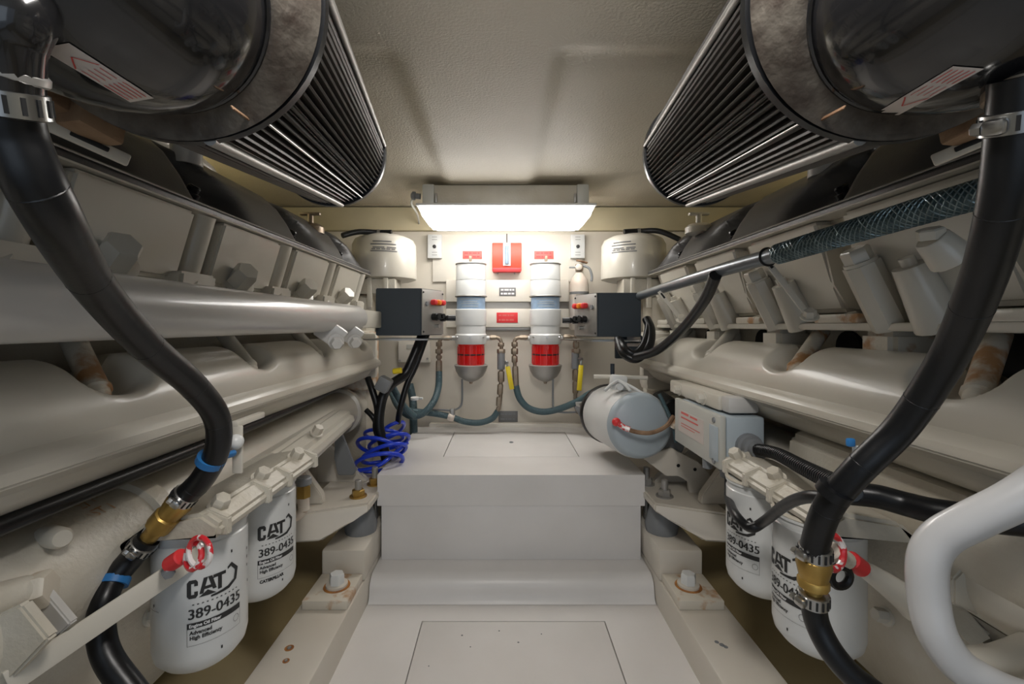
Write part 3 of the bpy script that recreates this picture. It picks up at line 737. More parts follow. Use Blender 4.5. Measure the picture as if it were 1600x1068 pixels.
for s in (-1, 1):
    t, a, d, x, y, r = air_cleaner(s)
    L = s < 0
    # warning sticker wrapped under the housing
    c0 = W(150, 112, .27) if L else W(1440, 140, .27)
    sgn = 1
    # stickers lie on the housing tube: sample its underside
    mp = lambda px, py, Y: W(px, py, Y) if L else V(-W(px, py, Y).x, Y, W(px, py, Y).z)
    xx, yy_, dd = frame(mp(180, 215, .46)-mp(110, 175, .42)); Mx = Matrix((xx, yy_, dd)).transposed()
    obj('mount_block', MB().box(mp(146, 186, .44), (.030, .034, .042), Mx, .003), 'rust', t)
    obj('mount_block', MB().box(mp(86, 150, .42), (.030, .030, .030), Mx, .003), 'rust', t)
    xx, yy_, dd = frame(mp(172, 238, .46)-mp(62, 188, .42)); Mx = Matrix((xx, yy_, dd)).transposed()
    st = obj('slotted_strap', MB().box((mp(172, 238, .46)+mp(62, 188, .42))/2, (.006, .013, .085), Mx, .002), 'platep', t)
    obj('strap_slot', MB().box(mp(140, 222, .447), (.008, .005, .03), Mx, .001), 'dark', st)

# ------------------------------------------------------------------ tanks at the far corners
def tank(s):
    L = s < 0; t = thing('expansion_tank', (s*.578, 2.085, 1.08), 'round cream tank with printed notice above the %s control box' % ('left' if L else 'right'), 'tank', 'corner expansion tanks')
    o = V(s*.578, 2.085, 0); r = .145
    obj('shell', MB().lathe(o, (0, 0, 1), [(1.085, r-.03), (1.095, r), (1.108, r+.002), (1.25, r), (1.275, r-.012), (1.292, r-.045), (1.300, r-.09), (1.302, 0)], 48), 'eng', t)
    obj('cap', MB().lathe(o, (0, 0, 1), [(1.295, .03), (1.315, .03), (1.32, .02)], 18), 'engr', t)
    b = bmesh.new(); ang0 = -PI/2+(.25 if L else -.55)
    fn = lambda u, v: V(o.x+math.cos(ang0+u/r)*(r+.0015), o.y+math.sin(ang0+u/r)*(r+.0015), 1.215+v)
    for k, (yy, w0, w1) in enumerate(((.032, -.05, .03), (.020, -.06, .05), (.006, -.05, .0), (.006, .01, .05), (-.01, -.06, .055))):
        rect(b, fn, w0, w1, yy-.0025, yy+.0025, 8)
    for k_ in range(5): rect(b, fn, -.055+k_*.021, -.038+k_*.021, -.004, .001)
    obj('printed_notice', b, 'inkg', t)
    obj('base_bracket', MB().b2(s*.50, s*.70, 1.96, 2.08, 1.02, 1.086, .004), 'engr', t)
    for dx in (.53, .60):
        obj('bracket_post', MB().b2(s*dx, s*(dx+.02), 1.95, 1.975, .96, 1.09, .002), 'eng', t)
    pts = [W(612, 363, 2.0), W(590, 363, 2.0), W(560, 362, 1.95), W(535, 368, 1.9)] if L else [W(975, 362, 2.0), W(1000, 361, 2.0), W(1030, 361, 1.95), W(1062, 374, 1.9)]
    obj('top_hose', MB().tube(pts, .012, 10), 'rubber', t)
    obj('hose_clamp', MB().lathe(pts[1], pts[0]-pts[1], [(0, .0135), (.012, .0135)], 14), 'steel', t)
    obj('outlet', MB().cyl((o.x, o.y-.0, 1.29), (o.x-s*.02, o.y, 1.31), .016, seg=12), 'ext', t)
for s in (-1, 1): tank(s)

# ------------------------------------------------------------------ control boxes with buttons
def control_box(s):
    L = s < 0; t = thing('control_box', (s*.30, 1.8, .84), 'dark rectangular control box with red and orange buttons by the %s' % ('left fuel filter' if L else 'fire extinguisher'), 'control box', 'control boxes')
    if L: fl, fr, zt, zb = W(587, 0, 1.72).x, W(658, 0, 1.72).x, W(0, 450, 1.72).z, W(0, 524, 1.72).z
    else: fl, fr, zt, zb = W(1002, 0, 1.72).x, W(934, 0, 1.72).x, W(0, 457, 1.72).z, W(0, 526, 1.72).z
    w_ = abs(fr-fl); c = V(fr, 1.72, (zt+zb)/2); h = zt-zb
    ang = R(-24) if L else R(24)
    # panel direction (away from camera)
    pd = V(-s*math.sin(R(26)), math.cos(R(26)), 0); nrm = V(-s*math.cos(R(26)), -math.sin(R(26)), 0)
    dp = .15
    m = MB(); p0 = V(fl, 1.72, 0); p1 = V(fr, 1.72+(.0), 0); p2 = p1+pd*dp; p3 = p0+V(0, dp, 0)
    m.prism([(p.x, p.y) for p in (p0, p1, p2, p3)], zb, zt, lambda a, b_, z: V(a, b_, z), .003); obj('case', m, 'navy', t)
    m = MB(); cc = (p1+p2)/2+V(0, 0, (zt+zb)/2)+nrm*.002
    Mx = Matrix((pd, nrm, V(0, 0, 1))).transposed()
    m.box(cc, (dp*.97, .004, h*.97), Mx, .001); obj('button_panel', m, 'zinc', t)
    f = lambda u, v, k=0: cc+pd*(u*dp)+V(0, 0, v*h)+nrm*(.002+k)
    cols = ['redl', 'orange', 'redl']
    for k in range(3):
        obj('button', MB().lathe(f(-.05+.20*k, .22), nrm, [(0, .011), (.012, .012), (.02, .010), (.024, 0)], 14), cols[k], t)
    obj('key_switch', MB().lathe(f(-.30, .18), nrm, [(0, .009), (.006, .009)], 12), 'gland', t)
    for (u, v, rr) in ((.0, -.10, .015), (.22, -.08, .013), (.38, -.12, .014)):
        obj('connector', MB().lathe(f(u, v), nrm, [(0, rr), (.018, rr), (.02, rr*.8), (.03, rr*.8)], 12), 'rubber', t)
    obj('connector', MB().lathe(f(.1, -.30), nrm, [(0, .008), (.02, .008)], 10), 'steel', t)
    for (u, v) in ((-.44, .42), (.44, .42), (-.44, -.42)):
        obj('screw', MB().lathe(f(u, v), nrm, [(0, .004), (.003, .003)], 8), 'ink', t)
    # tray below
    m = MB(); z0 = zb-.012; m.prism([(p.x, p.y) for p in (V(fl-(-s)*.05 if L else fl+.0, 1.72, 0), p1+nrm*.03, p2+nrm*.04+pd*.05, p3+pd*.05)], z0-.006, z0, lambda a, b_, z: V(a, b_, z), .001); obj('tray', m, 'steel', t)
    m = MB(); cl = f(.45, -.12)+nrm*.02
    obj('plug', MB().cyl(cl, cl+nrm*.03+pd*.02, .012, seg=12, ch=.002), 'rubber', t)
    return t
control_box(-1); control_box(1)

# ------------------------------------------------------------------ oil filters
def oil_filter(s, Y, lb, phi, full=True):
    x0 = -.526 if s < 0 else .506; r = .0668; z0, z1 = .345, .565
    t = thing('oil_filter', (x0, Y, z0), lb, 'oil filter', 'oil filters under the two engines')
    obj('canister', MB().lathe((x0, Y, 0), (0, 0, 1), [(z0-.004, 0.0), (z0-.003, .045), (z0+.004, .054), (z0+.016, r-.003), (z0+.03, r), (z1-.02, r), (z1-.018, r-.002), (z1-.008, r-.002), (z1-.006, r+.001), (z1, r+.001)], 56), 'can', t)
    obj('top_rim', MB().torus((x0, Y, z1), (0, 0, 1), r-.002, .004, 48, 6), 'engr', t)
    R2 = r+.0008
    fn = lambda u, v, R2=R2: V(x0+math.cos(phi+u*.86/R2)*R2, Y+math.sin(phi+u*.86/R2)*R2, (v-.44)*.92+.423)
    zz = .505
    b = bmesh.new()
    def pol(*p): b.faces.new([b.verts.new(fn(u, v+zz)) for u, v in p])
    # heavy block letters C A T
    pol((-.0400, -.011), (-.0335, -.011), (-.0335, .011), (-.0400, .011))
    pol((-.0400, .011), (-.0335, .009), (-.0270, .009), (-.0235, .011), (-.0265, .0150), (-.0365, .0150))
    pol((-.0400, -.011), (-.0365, -.0150), (-.0265, -.0150), (-.0235, -.011), (-.0270, -.009), (-.0335, -.009))
    pol((-.0290, .011), (-.0290, .0045), (-.0235, .0045), (-.0235, .011)); pol((-.0290, -.011), (-.0235, -.011), (-.0235, -.0045), (-.0290, -.0045))
    pol((-.0215, -.0105), (-.0155, -.0105), (-.0085, .0150), (-.0150, .0150)); pol((-.0010, -.0080), (.0050, -.0080), (-.0020, .0150), (-.0085, .0150))
    pol((-.0165, -.0045), (-.0150, .0005), (-.0020, .0005), (-.0005, -.0045))
    pol((-.0005, .0095), (.0205, .0095), (.0205, .0150), (-.0005, .0150)); pol((.0070, -.0120), (.0135, -.0120), (.0135, .0100), (.0070, .0100))
    # angled swoosh closing the wordmark on the right
    sw = [(.024, .0145), (.030, .0175), (.0385, .008), (.036, -.007), (.024, -.0135), (.015, -.0152), (.006, -.0166), (-.004, -.0175), (-.004, -.0205), (.006, -.0204), (.016, -.0198), (.027, -.0188), (.0415, -.010), (.0452, .0095), (.0315, .0238), (.0235, .0185)]
    m_ = len(sw)//2
    for i in range(m_-1):
        q4 = [sw[i], sw[i+1], sw[-2-i], sw[-1-i]]
        b.faces.new([b.verts.new(fn(u, v+zz)) for u, v in q4])
    pol((-.0225, -.0155), (-.009, -.0155), (-.009, -.0062)); pol((-.009, -.0155), (.0045, -.0155), (-.009, -.0062))
    obj('logo', b, 'ink', t); b = bmesh.new()
    for dx in (-.0006, 0, .0006): merge(b, text_bm('389-0435', .0235, .0, sx=1.0), lambda u, v: fn(u+.006+dx, v+.463))
    obj('part_number', b, 'ink', t); b = bmesh.new()
    def rc(x0_, x1_, y0_, y1_, n=10): rect(b, fn, x0_, x1_, y0_, y1_, n)
    rc(-.040, .050, .440, .4495)
    for k in range(11): rc(-.032+k*.0072, -.029+k*.0072, .4785, .4800, 1)
    merge(b, text_bm('Advanced', .0085, .0003, 'LEFT'), lambda u, v: fn(u-.036, v+.433))
    merge(b, text_bm('High Efficiency', .0085, .0003, 'LEFT'), lambda u, v: fn(u-.036, v+.4245))
    rc(-.040, -.0395, .412, .440, 1); rc(.0495, .050, .412, .440, 1); rc(-.040, .050, .412, .4124)
    for (u, v) in ((.012, .39), (.03, .545), (.075, .53), (.075, .515), (.075, .50), (.078, .47)):
        rc(u, u+.003, v, v+.005, 1); 
    for k in range(12):
        a0 = 2*PI*k/12; a1 = a0+.4
        b.faces.new([b.verts.new(fn(.041+math.cos(w_)*rr, .427+math.sin(w_)*rr)) for w_, rr in ((a0, .0062), (a1, .0062), (a1, .0054), (a0, .0054))])
    if not full: merge(b, text_bm('CATERPILLAR', .0085, .0005, 'LEFT'), lambda u, v: fn(u-.036, v+.404))
    if full:
        merge(b, text_bm('F', .008, .0004), lambda u, v: fn(u-.105, v+.475))
        rc(-.12, -.09, .468, .4685)
    sp_ = obj('small_print', b, 'ink', t); sp_['kind'] = 'stuff'
    b = bmesh.new(); R3 = r+.0013
    f3 = lambda u, v: fn(u, v, R3)
    merge(b, text_bm('Engine Oil Filter', .0075, .0002, 'LEFT'), lambda u, v: f3(u-.037, v+.4448))
    obj('white_lettering', b, 'inkw', t)
    return t
oil_filter(-1, .739, 'larger nearer white oil filter under the left engine', R(-43))
oil_filter(-1, .917, 'farther white oil filter under the left engine, beside the beam', R(-36), False)
oil_filter(1, .7625, 'nearer white oil filter under the right engine behind brass coupling', R(-172))
oil_filter(1, .925, 'farther white oil filter under the right engine, below black cable', R(-160))

# ------------------------------------------------------------------ big hoses
def clamp(par, a, d, r, m_='steel'):
    d = Vector(d).normalized(); a = Vector(a)
    o = obj('hose_clamp', MB().lathe(a-d*.008, d, [(0, r+.001), (.001, r+.003), (.015, r+.003), (.016, r+.001)], 28), m_, par)
    x, y, _ = frame(d)
    b = MB()
    for k in range(16):
        an = 2*PI*k/16; n_ = x*math.cos(an)+y*math.sin(an); b.box(a+n_*(r+.003), (.0022, .0015, .010), Matrix((d.cross(n_), n_, d)).transposed())
    obj('slots', b, 'dark', o)
    n_ = (x*(1 if x.x < 0 else -1)*.8-y*.2).normalized(); b = MB().box(a+n_*(r+.006), (.013, .008, .011), Matrix((d.cross(n_), n_, d)).transposed(), .003)
    b.hexb(a+n_*(r+.006)+d.cross(n_)*.006, d.cross(n_), .0045, .006); obj('screw_housing', b, m_, o)
    return o
def wrapseam(par, pts, r, n):
    P_ = smooth_path(pts, 12)
    for k in range(n):
        i = int((k+.6)/n*(len(P_)-2)); d = (P_[i+1]-P_[i])
        obj('wrap_seam', MB().torus(P_[i], d+V(.1, .1, .0)*d.length, r-.0004, .0008, 28, 5), 'rubber', par)
# left
t = thing('coolant_hose', W(250, 850, .62), 'thick black hose sweeping down across the left engine to a brass coupling', 'hose')
pl = [W(8, 130, .27), W(22, 210, .28), W(78, 330, .305), W(150, 450, .40), W(230, 540, .49), W(300, 600, .57), W(338, 650, .62), W(340, 700, .64), W(318, 745, .65), W(292, 772, .655)]
obj('upper_hose', MB().tube(pl, .0165, 22, 10), 'rubber', t); wrapseam(t, pl, .0164, 8)
clamp(t, W(13, 160, .273), pl[1]-pl[0], .0165)
a, b = W(285, 780, .655), W(228, 845, .66); d = (b-a).normalized()
obj('coupling', MB().lathe(a-d*.02, d, [(0, .011), (.018, .011), (.02, .017), (.028, .019), (.05, .016), (.052, .0185), (.075, .0185), (.078, .012), (.11, .012)], 10), 'brass', t)
clamp(t, W(288, 775, .655), d, .015); clamp(t, W(222, 852, .66), d, .0155)
pl2 = [W(232, 840, .66), W(205, 872, .655), W(178, 905, .64), W(162, 940, .62), W(158, 985, .61), W(170, 1030, .60), W(210, 1085, .59), W(280, 1180, .58)]
obj('lower_hose', MB().tube(pl2, .0165, 20, 10), 'rubber', t)
t0 = thing('hose_elbow', W(20, 60, .25), 'black elbow joining the left hose to the air housing', 'fitting')
obj('elbow', MB().tube([W(60, -30, .28), W(30, 20, .26), W(12, 60, .26), W(8, 140, .27)], .018, 18), 'gloss', t0)
obj('collar', MB().cyl(W(10, 100, .266), W(9, 122, .268), .0195, seg=24, ch=.002), 'zinc', t0)
# blue ties
def tie(p, d, r, m_, lb):
    d = Vector(d).normalized(); t = thing('cable_tie', p, lb, 'tie')
    obj('band', MB().lathe(Vector(p)-d*.005, d, [(0, r+.002), (.010, r+.002)], 20), m_, t)
    x, y, _ = frame(d)
    obj('tail', MB().box(Vector(p)-x*(r+.010), (.022, .008, .010), Matrix((x, y, d)).transposed(), .003), m_, t)
tie(W(330, 718, .645), pl[8]-pl[7], .0175, 'bluetie', 'bright blue tie around the left hose beside the engine')
tie(W(178, 908, .64), pl2[3]-pl2[2], .0175, 'bluetie', 'pale blue tie around the lower end of the left hose')
t = thing('hose_clip', W(365, 690, .68), 'small cream clip holding the left hose to the engine', 'clip')
obj('plate', MB().b2(W(362, 0, .70).x, W(378, 0, .70).x, .70, .705, W(0, 740, .70).z, W(0, 665, .70).z, .002), 'eng', t)
obj('ball', MB().sphere(W(368, 690, .69), .012, 14), 'white', t)
obj('stem', MB().b2(W(360, 0, .70).x, W(372, 0, .70).x, .70, .78, W(0, 668, .70).z, W(0, 658, .70).z, .002), 'eng', t)
# right
t = thing('coolant_hose', W(1275, 900, .55), 'thick black hose sweeping down across the right engine to a brass coupling', 'hose')
pr_ = [W(1590, 120, .30), W(1583, 200, .31), W(1565, 330, .33), W(1530, 450, .37), W(1480, 560, .42), W(1410, 665, .46), W(1340, 735, .48), W(1295, 790, .50), W(1275, 845, .52), W(1272, 875, .525)]
obj('upper_hose', MB().tube(pr_, .0145, 22, 10), 'rubber', t); wrapseam(t, pr_, .0144, 7)
clamp(t, W(1585, 188, .31), pr_[1]-pr_[0], .0148)
a, b = W(1272, 872, .525), W(1270, 935, .53); d = (b-a).normalized()
obj('coupling', MB().lathe(a-d*.012, d, [(0, .010), (.010, .010), (.012, .0175), (.020, .0185), (.036, .015), (.038, .0165), (.046, .0165), (.048, .010), (.06, .010)], 10), 'brass', t)
clamp(t, W(1274, 862, .525), d, .0140); clamp(t, W(1271, 934, .53), d, .0132)
pr2 = [W(1270, 930, .53), W(1276, 970, .53), W(1298, 1015, .52), W(1335, 1058, .51), W(1390, 1100, .50), W(1470, 1180, .5)]
obj('lower_hose', MB().tube(pr2, .0135, 20, 10), 'rubber', t)
t0 = thing('hose_elbow', W(1580, 60, .30), 'black elbow joining the right hose to the air housing', 'fitting')
obj('elbow', MB().tube([W(1560, -30, .33), W(1580, 20, .31), W(1592, 60, .31), W(1588, 150, .31)], .0165, 18), 'gloss', t0)
obj('collar', MB().cyl(W(1589, 128, .31), W(1588, 158, .31), .0175, seg=24, ch=.002), 'bronze', t0)
tie(W(1303, 768, .49), pr_[7]-pr_[6], .0150, 'rubber', 'black tie around the right hose where the conduit crosses')
t = thing('hose_clip', W(1340, 700, .56), 'small cream clip plate behind the right hose', 'clip')
obj('plate', MB().b2(W(1335, 0, .56).x, W(1372, 0, .56).x, .56, .565, W(0, 735, .56).z, W(0, 697, .56).z, .002), 'white', t)
obj('pad', MB().b2(W(1322, 0, .56).x, W(1340, 0, .56).x, .555, .565, W(0, 738, .56).z, W(0, 718, .56).z, .003), 'white', t)
obj('blue_tab', MB().b2(W(1322, 0, .56).x, W(1334, 0, .56).x, .556, .562, W(0, 697, .56).z, W(0, 684, .56).z, .002), 'bluetie', t)
# braided hose on the right engine
t = thing('braided_hose', W(1250, 400, .9), 'long braided grey-green hose running along the right engine', 'hose')
pb = [W(1660, 268, .50), W(1540, 300, .56), W(1370, 350, .68), W(1215, 397, .86)]
obj('braided_sleeve', MB().tube(pb, .0185, 22, 12), 'braid', t)
PB = smooth_path(pb, 60); cum = 0; ln = []
for i, p_ in enumerate(PB):
    cum += (p_-PB[i-1]).length if i else 0; ln.append(cum)
b = MB()
for sg_ in (-1, 1):
    for k in range(10):
        hp = []
        for i, p_ in enumerate(PB):
            dd = (PB[min(i+1, len(PB)-1)]-PB[max(i-1, 0)]).normalized(); xx, yy_, _ = frame(dd); an = 2*PI*k/10+sg_*ln[i]/.010*.8
            hp.append(p_+(xx*math.cos(an)+yy_*math.sin(an))*.0187)
        b.tube(hp, .0011, 4, raw=True, caps=False)
o_ = obj('braid_strands', b, 'strand', t); o_['kind'] = 'stuff'
pb2 = [W(1215, 397, .86), W(1130, 421, 1.05), W(1050, 446, 1.35), W(1000, 462, 1.72)]
obj('plain_end', MB().tube(pb2, .0155, 20, 10), 'gpipe', t)
obj('clamp', MB().torus(W(1200, 401, .89), pb2[1]-pb2[0], .0165, .003, 28, 6), 'dark', t)
for (p0, p1, Y, lb) in (((1190, 398), (1265, 495), .92, 'pale strap stay from the braided hose down to the ledge, nearer'), ((1030, 455), (1065, 500), 1.42, 'pale strap stay from the grey hose end, farther')):
    tt = thing('strap_stay', W(*p1, Y), lb, 'stay')
    a = W(*p0, Y); b = W(*p1, Y); x, y, d = frame(b-a, (0, 1, 0)); obj('strap', MB().box((a+b)/2, (.013, .004, (b-a).length), Matrix((x, y, d)).transposed(), .001), 'eng', tt)
    obj('slot', MB().box(lerp(a, b, .15)-V(0, .003, 0), (.005, .002, .02), Matrix((x, y, d)).transposed()), 'dark', tt)
    obj('foot_bolt', MB().hexb(b, (-.3, -.5, .8), .012, .014, .017), 'eng', tt)
# grey pipe on the left engine
t = thing('coolant_pipe', (-.53, 1.0, .86), 'smooth thick grey pipe running along the left engine', 'pipe')
obj('pipe', MB().lathe((-.530, .02, .906), (0, 1, 0), [(0, .043), (1.43, .043), (1.50, .043)], 40), 'pipe', t)
obj('square_end', MB().b2(-.572, -.495, 1.50, 1.74, .872, .935, .006), 'eng', t)
for (px, Y) in ((517, 1.26), (546, 1.43)):
    c = W(px, 520, Y); k = 1
    m = MB().box(c, (.075, .02, .06), Matrix.Rotation(R(38), 3, 'Y') @ Matrix.Rotation(R(15), 3, 'Z'), .006); f_ = obj('flange', m, 'pipe', t)
    c2 = W(px+8, 533, Y-.01); obj('bolt', MB().hexb(c2, (.45, -.85, -.25), .017, .022, .022), 'pipe', f_)
# thin black hose in the gap on the left engine
hose('vent_hose', 'thin black hose tucked under the left engine manifold', [V(-.60, .1, .655), V(-.60, .5, .655), V(-.605, .9, .652), V(-.62, 1.3, .652), V(-.62, 1.6, .66)], .012, 'rubber')

# ------------------------------------------------------------------ right engine accessories
t = thing('junction_box', (.56, 1.2, .55), 'grey-blue junction box with clipped cover under the right manifold', 'junction box')
bx0, bx1, by0, by1, bz0, bz1 = .478, .585, 1.05, 1.32, .545, .667
obj('case', MB().b2(bx0+.018, bx1, by0, by1, bz0, bz1, .005), 'grey', t)
obj('cover', MB().b2(bx0, bx0+.016, by0-.002, by1+.002, bz0-.002, bz1+.002, .004), 'greyc', t)
obj('clip_strip', MB().b2(bx0-.003, bx0+.0, by0+.004, by0+.045, bz0+.015, bz1-.025, .001), 'grey', t)
for zz in (bz0+.006, bz1-.018): obj('cover_screw', MB().lathe((bx0, by0+.025, zz+.006), (-1, 0, 0), [(0, .007), (.003, .006)], 14), 'gland', t)
lb_ = obj('data_label', MB().b2(bx0-.001, bx0, by0+.08, by0+.24, bz0+.035, bz1-.025), 'label', t)
b = bmesh.new(); fn = flat((bx0-.0015, by0+.16, bz0+.08), (0, -1, 0), (0, 0, 1))
rect(b, fn, -.06, -.01, .008, .014); rect(b, fn, 0, .045, .008, .013); rect(b, fn, -.06, .05, -.004, 0); rect(b, fn, -.06, .06, -.020, -.018); rect(b, fn, -.06, .03, -.027, -.025); obj('print', b, 'pinkl', lb_)
g_ = V(.545, by0, .60)
obj('gland', MB().lathe(g_, (0, -1, 0), [(0, .030), (.012, .030), (.014, .024), (.03, .024), (.032, .018), (.05, .018)], 20), 'gland', t)
obj('gland', MB().lathe((.525, 1.10, bz0), (0, 0, -1), [(0, .022), (.02, .022), (.022, .019), (.035, .019)], 20), 'gland', t)
obj('gland', MB().lathe((.492, 1.14, bz0), (0, 0, -1), [(0, .012), (.025, .012)], 14), 'gland', t)
t = thing('conduit', W(1300, 760, .6), 'ribbed black conduit from the junction box to the right hose', 'conduit')
pc = [V(.545, 1.02, .60), W(1212, 708, .90), W(1255, 730, .74), W(1305, 755, .60), W(1330, 768, .54)]
P_ = smooth_path(pc, 30)
obj('tube', MB().tube(P_, .0115, 12, raw=True), 'rubber', t)
b = MB()
for i in range(2, len(P_)-2, 2): b.torus(P_[i], P_[i+1]-P_[i-1], .0118, .0016, 12, 4)
obj('ribs', b, 'rubber', t)
hose('power_cable', 'black cable looping from the junction box past the far oil filter', [V(.525, 1.10, .515), W(1138, 762, 1.04), W(1139, 780, .94), W(1150, 804, .85), W(1172, 824, .81), W(1194, 814, .79), W(1228, 788, .69), W(1262, 776, .62), W(1300, 780, .58)], .0085, 'rubber', cat='cable')
hose('drain_hose', 'black hose passing behind the right hose below the manifold', [W(1325, 770, .64), W(1370, 775, .62), W(1415, 787, .60), W(1465, 799, .57), W(1560, 812, .53), W(1660, 820, .50)], .016, 'rubber')
# drum-like starter
t = thing('starter_motor', W(985, 700, 1.6), 'white drum with grey round end and black band above the box', 'motor')
a = W(952, 646, 1.78); b = W(1004, 666, 1.45); d = (b-a).normalized(); Ln = (b-a).length; r = .112
obj('drum', MB().lathe(a, d, [(0, r-.006), (.02, r), (Ln-.05, r), (Ln-.03, r-.003)], 48), 'white', t)
obj('end_cover', MB().lathe(a+d*(Ln-.03), d, [(0, r-.004), (.02, r-.010), (.03, r-.022), (.034, 0)], 48), 'grey', t)
obj('rubber_band', MB().lathe(a-d*.03, d, [(0, r), (.02, r+.005), (.04, r+.005), (.05, r-.002)], 48), 'rubber', t)
obj('back_plate', MB().lathe(a-d*.07, d, [(0, r-.02), (.04, r)], 40), 'zinc', t)
e = a+d*(Ln+.006)
obj('red_cap', MB().sphere(W(963, 659, 1.42), .014, 12), 'redl', t)
obj('wire', MB().tube([W(963, 659, 1.415), W(985, 672, 1.40), W(1015, 676, 1.39), W(1040, 666, 1.40), W(1052, 650, 1.42)], .007, 8), 'rust', t)
obj('wire_wrap', MB().tube([W(966, 661, 1.41), W(974, 667, 1.405), W(984, 671, 1.398)], .009, 8), 'redwhite', t)
obj('latch', MB().box(W(966, 597, 1.55), (.055, .04, .05), Matrix.Rotation(.1, 3, 'Y'), .008), 'white', t)
for (x_, y_) in ((945, 610), (985, 610), (1015, 622)):
    obj('strap', MB().tube([W(966, 594, 1.52), W((x_+966)/2, (y_+594)/2-2, 1.50), W(x_, y_, 1.48)], .005, 8), 'white', t)
obj('latch_bolt', MB().lathe(W(967, 604, 1.52), (.1, -1, .1), [(0, .012), (.012, .012)], 12), 'white', t)
obj('bar_handle', MB().tube([W(928, 588, 1.6), W(960, 588, 1.58), W(1012, 590, 1.56)], .007, 8), 'eng', t)
hose('breather_pipe', 'thin dark upright stub pipe above the white drum', [W(957, 588, 1.7), W(957, 568, 1.7)], .008, 'navy', cat='pipe')
t = thing('solenoid', W(1040, 660, 1.45), 'black starter solenoid between the white drum and junction box', 'solenoid')
obj('body', MB().cyl(W(1030, 625, 1.62), W(1052, 640, 1.5), .035, seg=20, ch=.005), 'rubber', t)
obj('lower_body', MB().cyl(W(1025, 690, 1.66), W(1050, 690, 1.55), .05, seg=20, ch=.005), 'gland', t)
obj('lead', MB().tube([W(1030, 615, 1.45), W(1042, 640, 1.44), W(1052, 665, 1.43), W(1056, 690, 1.44)], .006, 8), 'teal', t)
obj('lead', MB().tube([W(1078, 600, 1.5), W(1074, 625, 1.46), W(1060, 650, 1.42), W(1050, 668, 1.42)], .009, 8), 'rustp', t)
# bracket block above the junction box
t = thing('support_bracket', (.56, 1.2, .67), 'cream casting with two bolts bridging above the junction box', 'bracket')
obj('arm', MB().b2(.50, .60, 1.10, 1.42, .672, .71, .006), 'eng', t)
obj('end_lug', MB().b2(.505, .58, 1.06, 1.10, .672, .712, .008), 'pipe', t)
for yy in (1.18, 1.34): obj('bolt', MB().hexb((.5, yy, .69), (-1, 0, 0), .013, .014, .018), 'eng', t)
# gusset plate with hole
t = thing('gusset_plate', W(1060, 780, 1.5), 'white triangular plate with small holes below the junction box', 'plate')
m = MB(); Yg = 1.52
pts = [W(x_, y_, Yg) for x_, y_ in ((1000, 712), (1050, 700), (1092, 722), (1110, 742), (1110, 800), (1080, 790), (1076, 752), (1060, 742), (1042, 744))]
m.prism([(p.x, p.z) for p in pts], Yg, Yg+.02, None, .002); obj('plate', m, 'beam', t)
for (x_, y_) in ((1060, 727), (1086, 733)): obj('hole', MB().lathe(W(x_, y_, Yg-.001), (0, -1, 0), [(0, .006), (.001, .005)], 12), 'dark', t)
# grab rail / large near pipe on the right
t = thing('grab_rail', W(1460, 900, .46), 'thick white bent tube rail at the lower right', 'rail')
obj('tube', MB().tube([W(1720, 690, .40), W(1600, 772, .42), W(1520, 812, .44), W(1470, 840, .455), W(1450, 875, .46), W(1450, 930, .46), W(1462, 985, .455), W(1490, 1030, .45), W(1530, 1060, .445), W(1600, 1092, .44), W(1720, 1120, .43)], .0172, 30, 12), 'rail', t)
obj('foot', MB().tube([W(1500, 1040, .46), W(1560, 1035, .5), W(1620, 1010, .56)], .018, 20), 'eng', t)
t = thing('bracket_plate', W(1530, 960, .6), 'cream bolted plate inside the bend of the white rail', 'bracket')
pp = [W(x_, y_, .62) for x_, y_ in ((1490, 905), (1515, 880), (1570, 885), (1600, 960), (1540, 965), (1490, 945))]
obj('plate', MB().prism([(p.x, p.z) for p in pp], .62, .64, None, .003), 'engr', t)
for (x_, y_, r_) in ((1533, 905, .014), (1552, 917, .010)): obj('bolt', MB().hexb(W(x_, y_, .62), (-.2, -1, .1), r_, .016, r_*1.4), 'rustp', t)
# dipstick-like lever with red wrap on the right and on the left
t = thing('drain_lever', W(1345, 900, .6), 'cream lever with red grip and red-white ring beside the right coupling', 'lever')
obj('arm', MB().tube([W(1345, 885, .60), W(1375, 905, .60), W(1410, 930, .60), W(1430, 945, .60)], lambda q_: .010+.012*q_, 14), 'eng', t)
obj('grip', MB().cyl(W(1328, 873, .585), W(1347, 888, .59), .0115, seg=16, ch=.002), 'redl', t)
obj('wrapped_ring', MB().torus(W(1300, 862, .56), (.35, -1, .2), .020, .0042, 30, 8), 'redwhite', t)
obj('tap_body', MB().cyl(W(1298, 858, .575), W(1325, 876, .585), .011, seg=14, ch=.002), 'rustp', t)
obj('black_ring', MB().torus(W(1313, 900, .58), (.1, -1, 0), .013, .005, 24, 8), 'rubber', t)
t = thing('drain_lever', W(290, 870, .62), 'red tap with red-white ring above the nearer left oil filter', 'lever')
obj('grip', MB().cyl(W(264, 882, .63), W(285, 868, .625), .011, seg=16, ch=.002), 'redl', t)
obj('wrapped_ring', MB().torus(W(312, 862, .60), (-.3, -1, .1), .019, .0035, 30, 8), 'redwhite', t)
obj('wrapped_ring', MB().torus(W(303, 868, .605), (-.5, -1, .3), .016, .004, 30, 8), 'redwhite', t)
obj('green_nut', MB().hexb(W(262, 889, .63), (.5, -.5, -.2), .008, .012), 'gland', t)
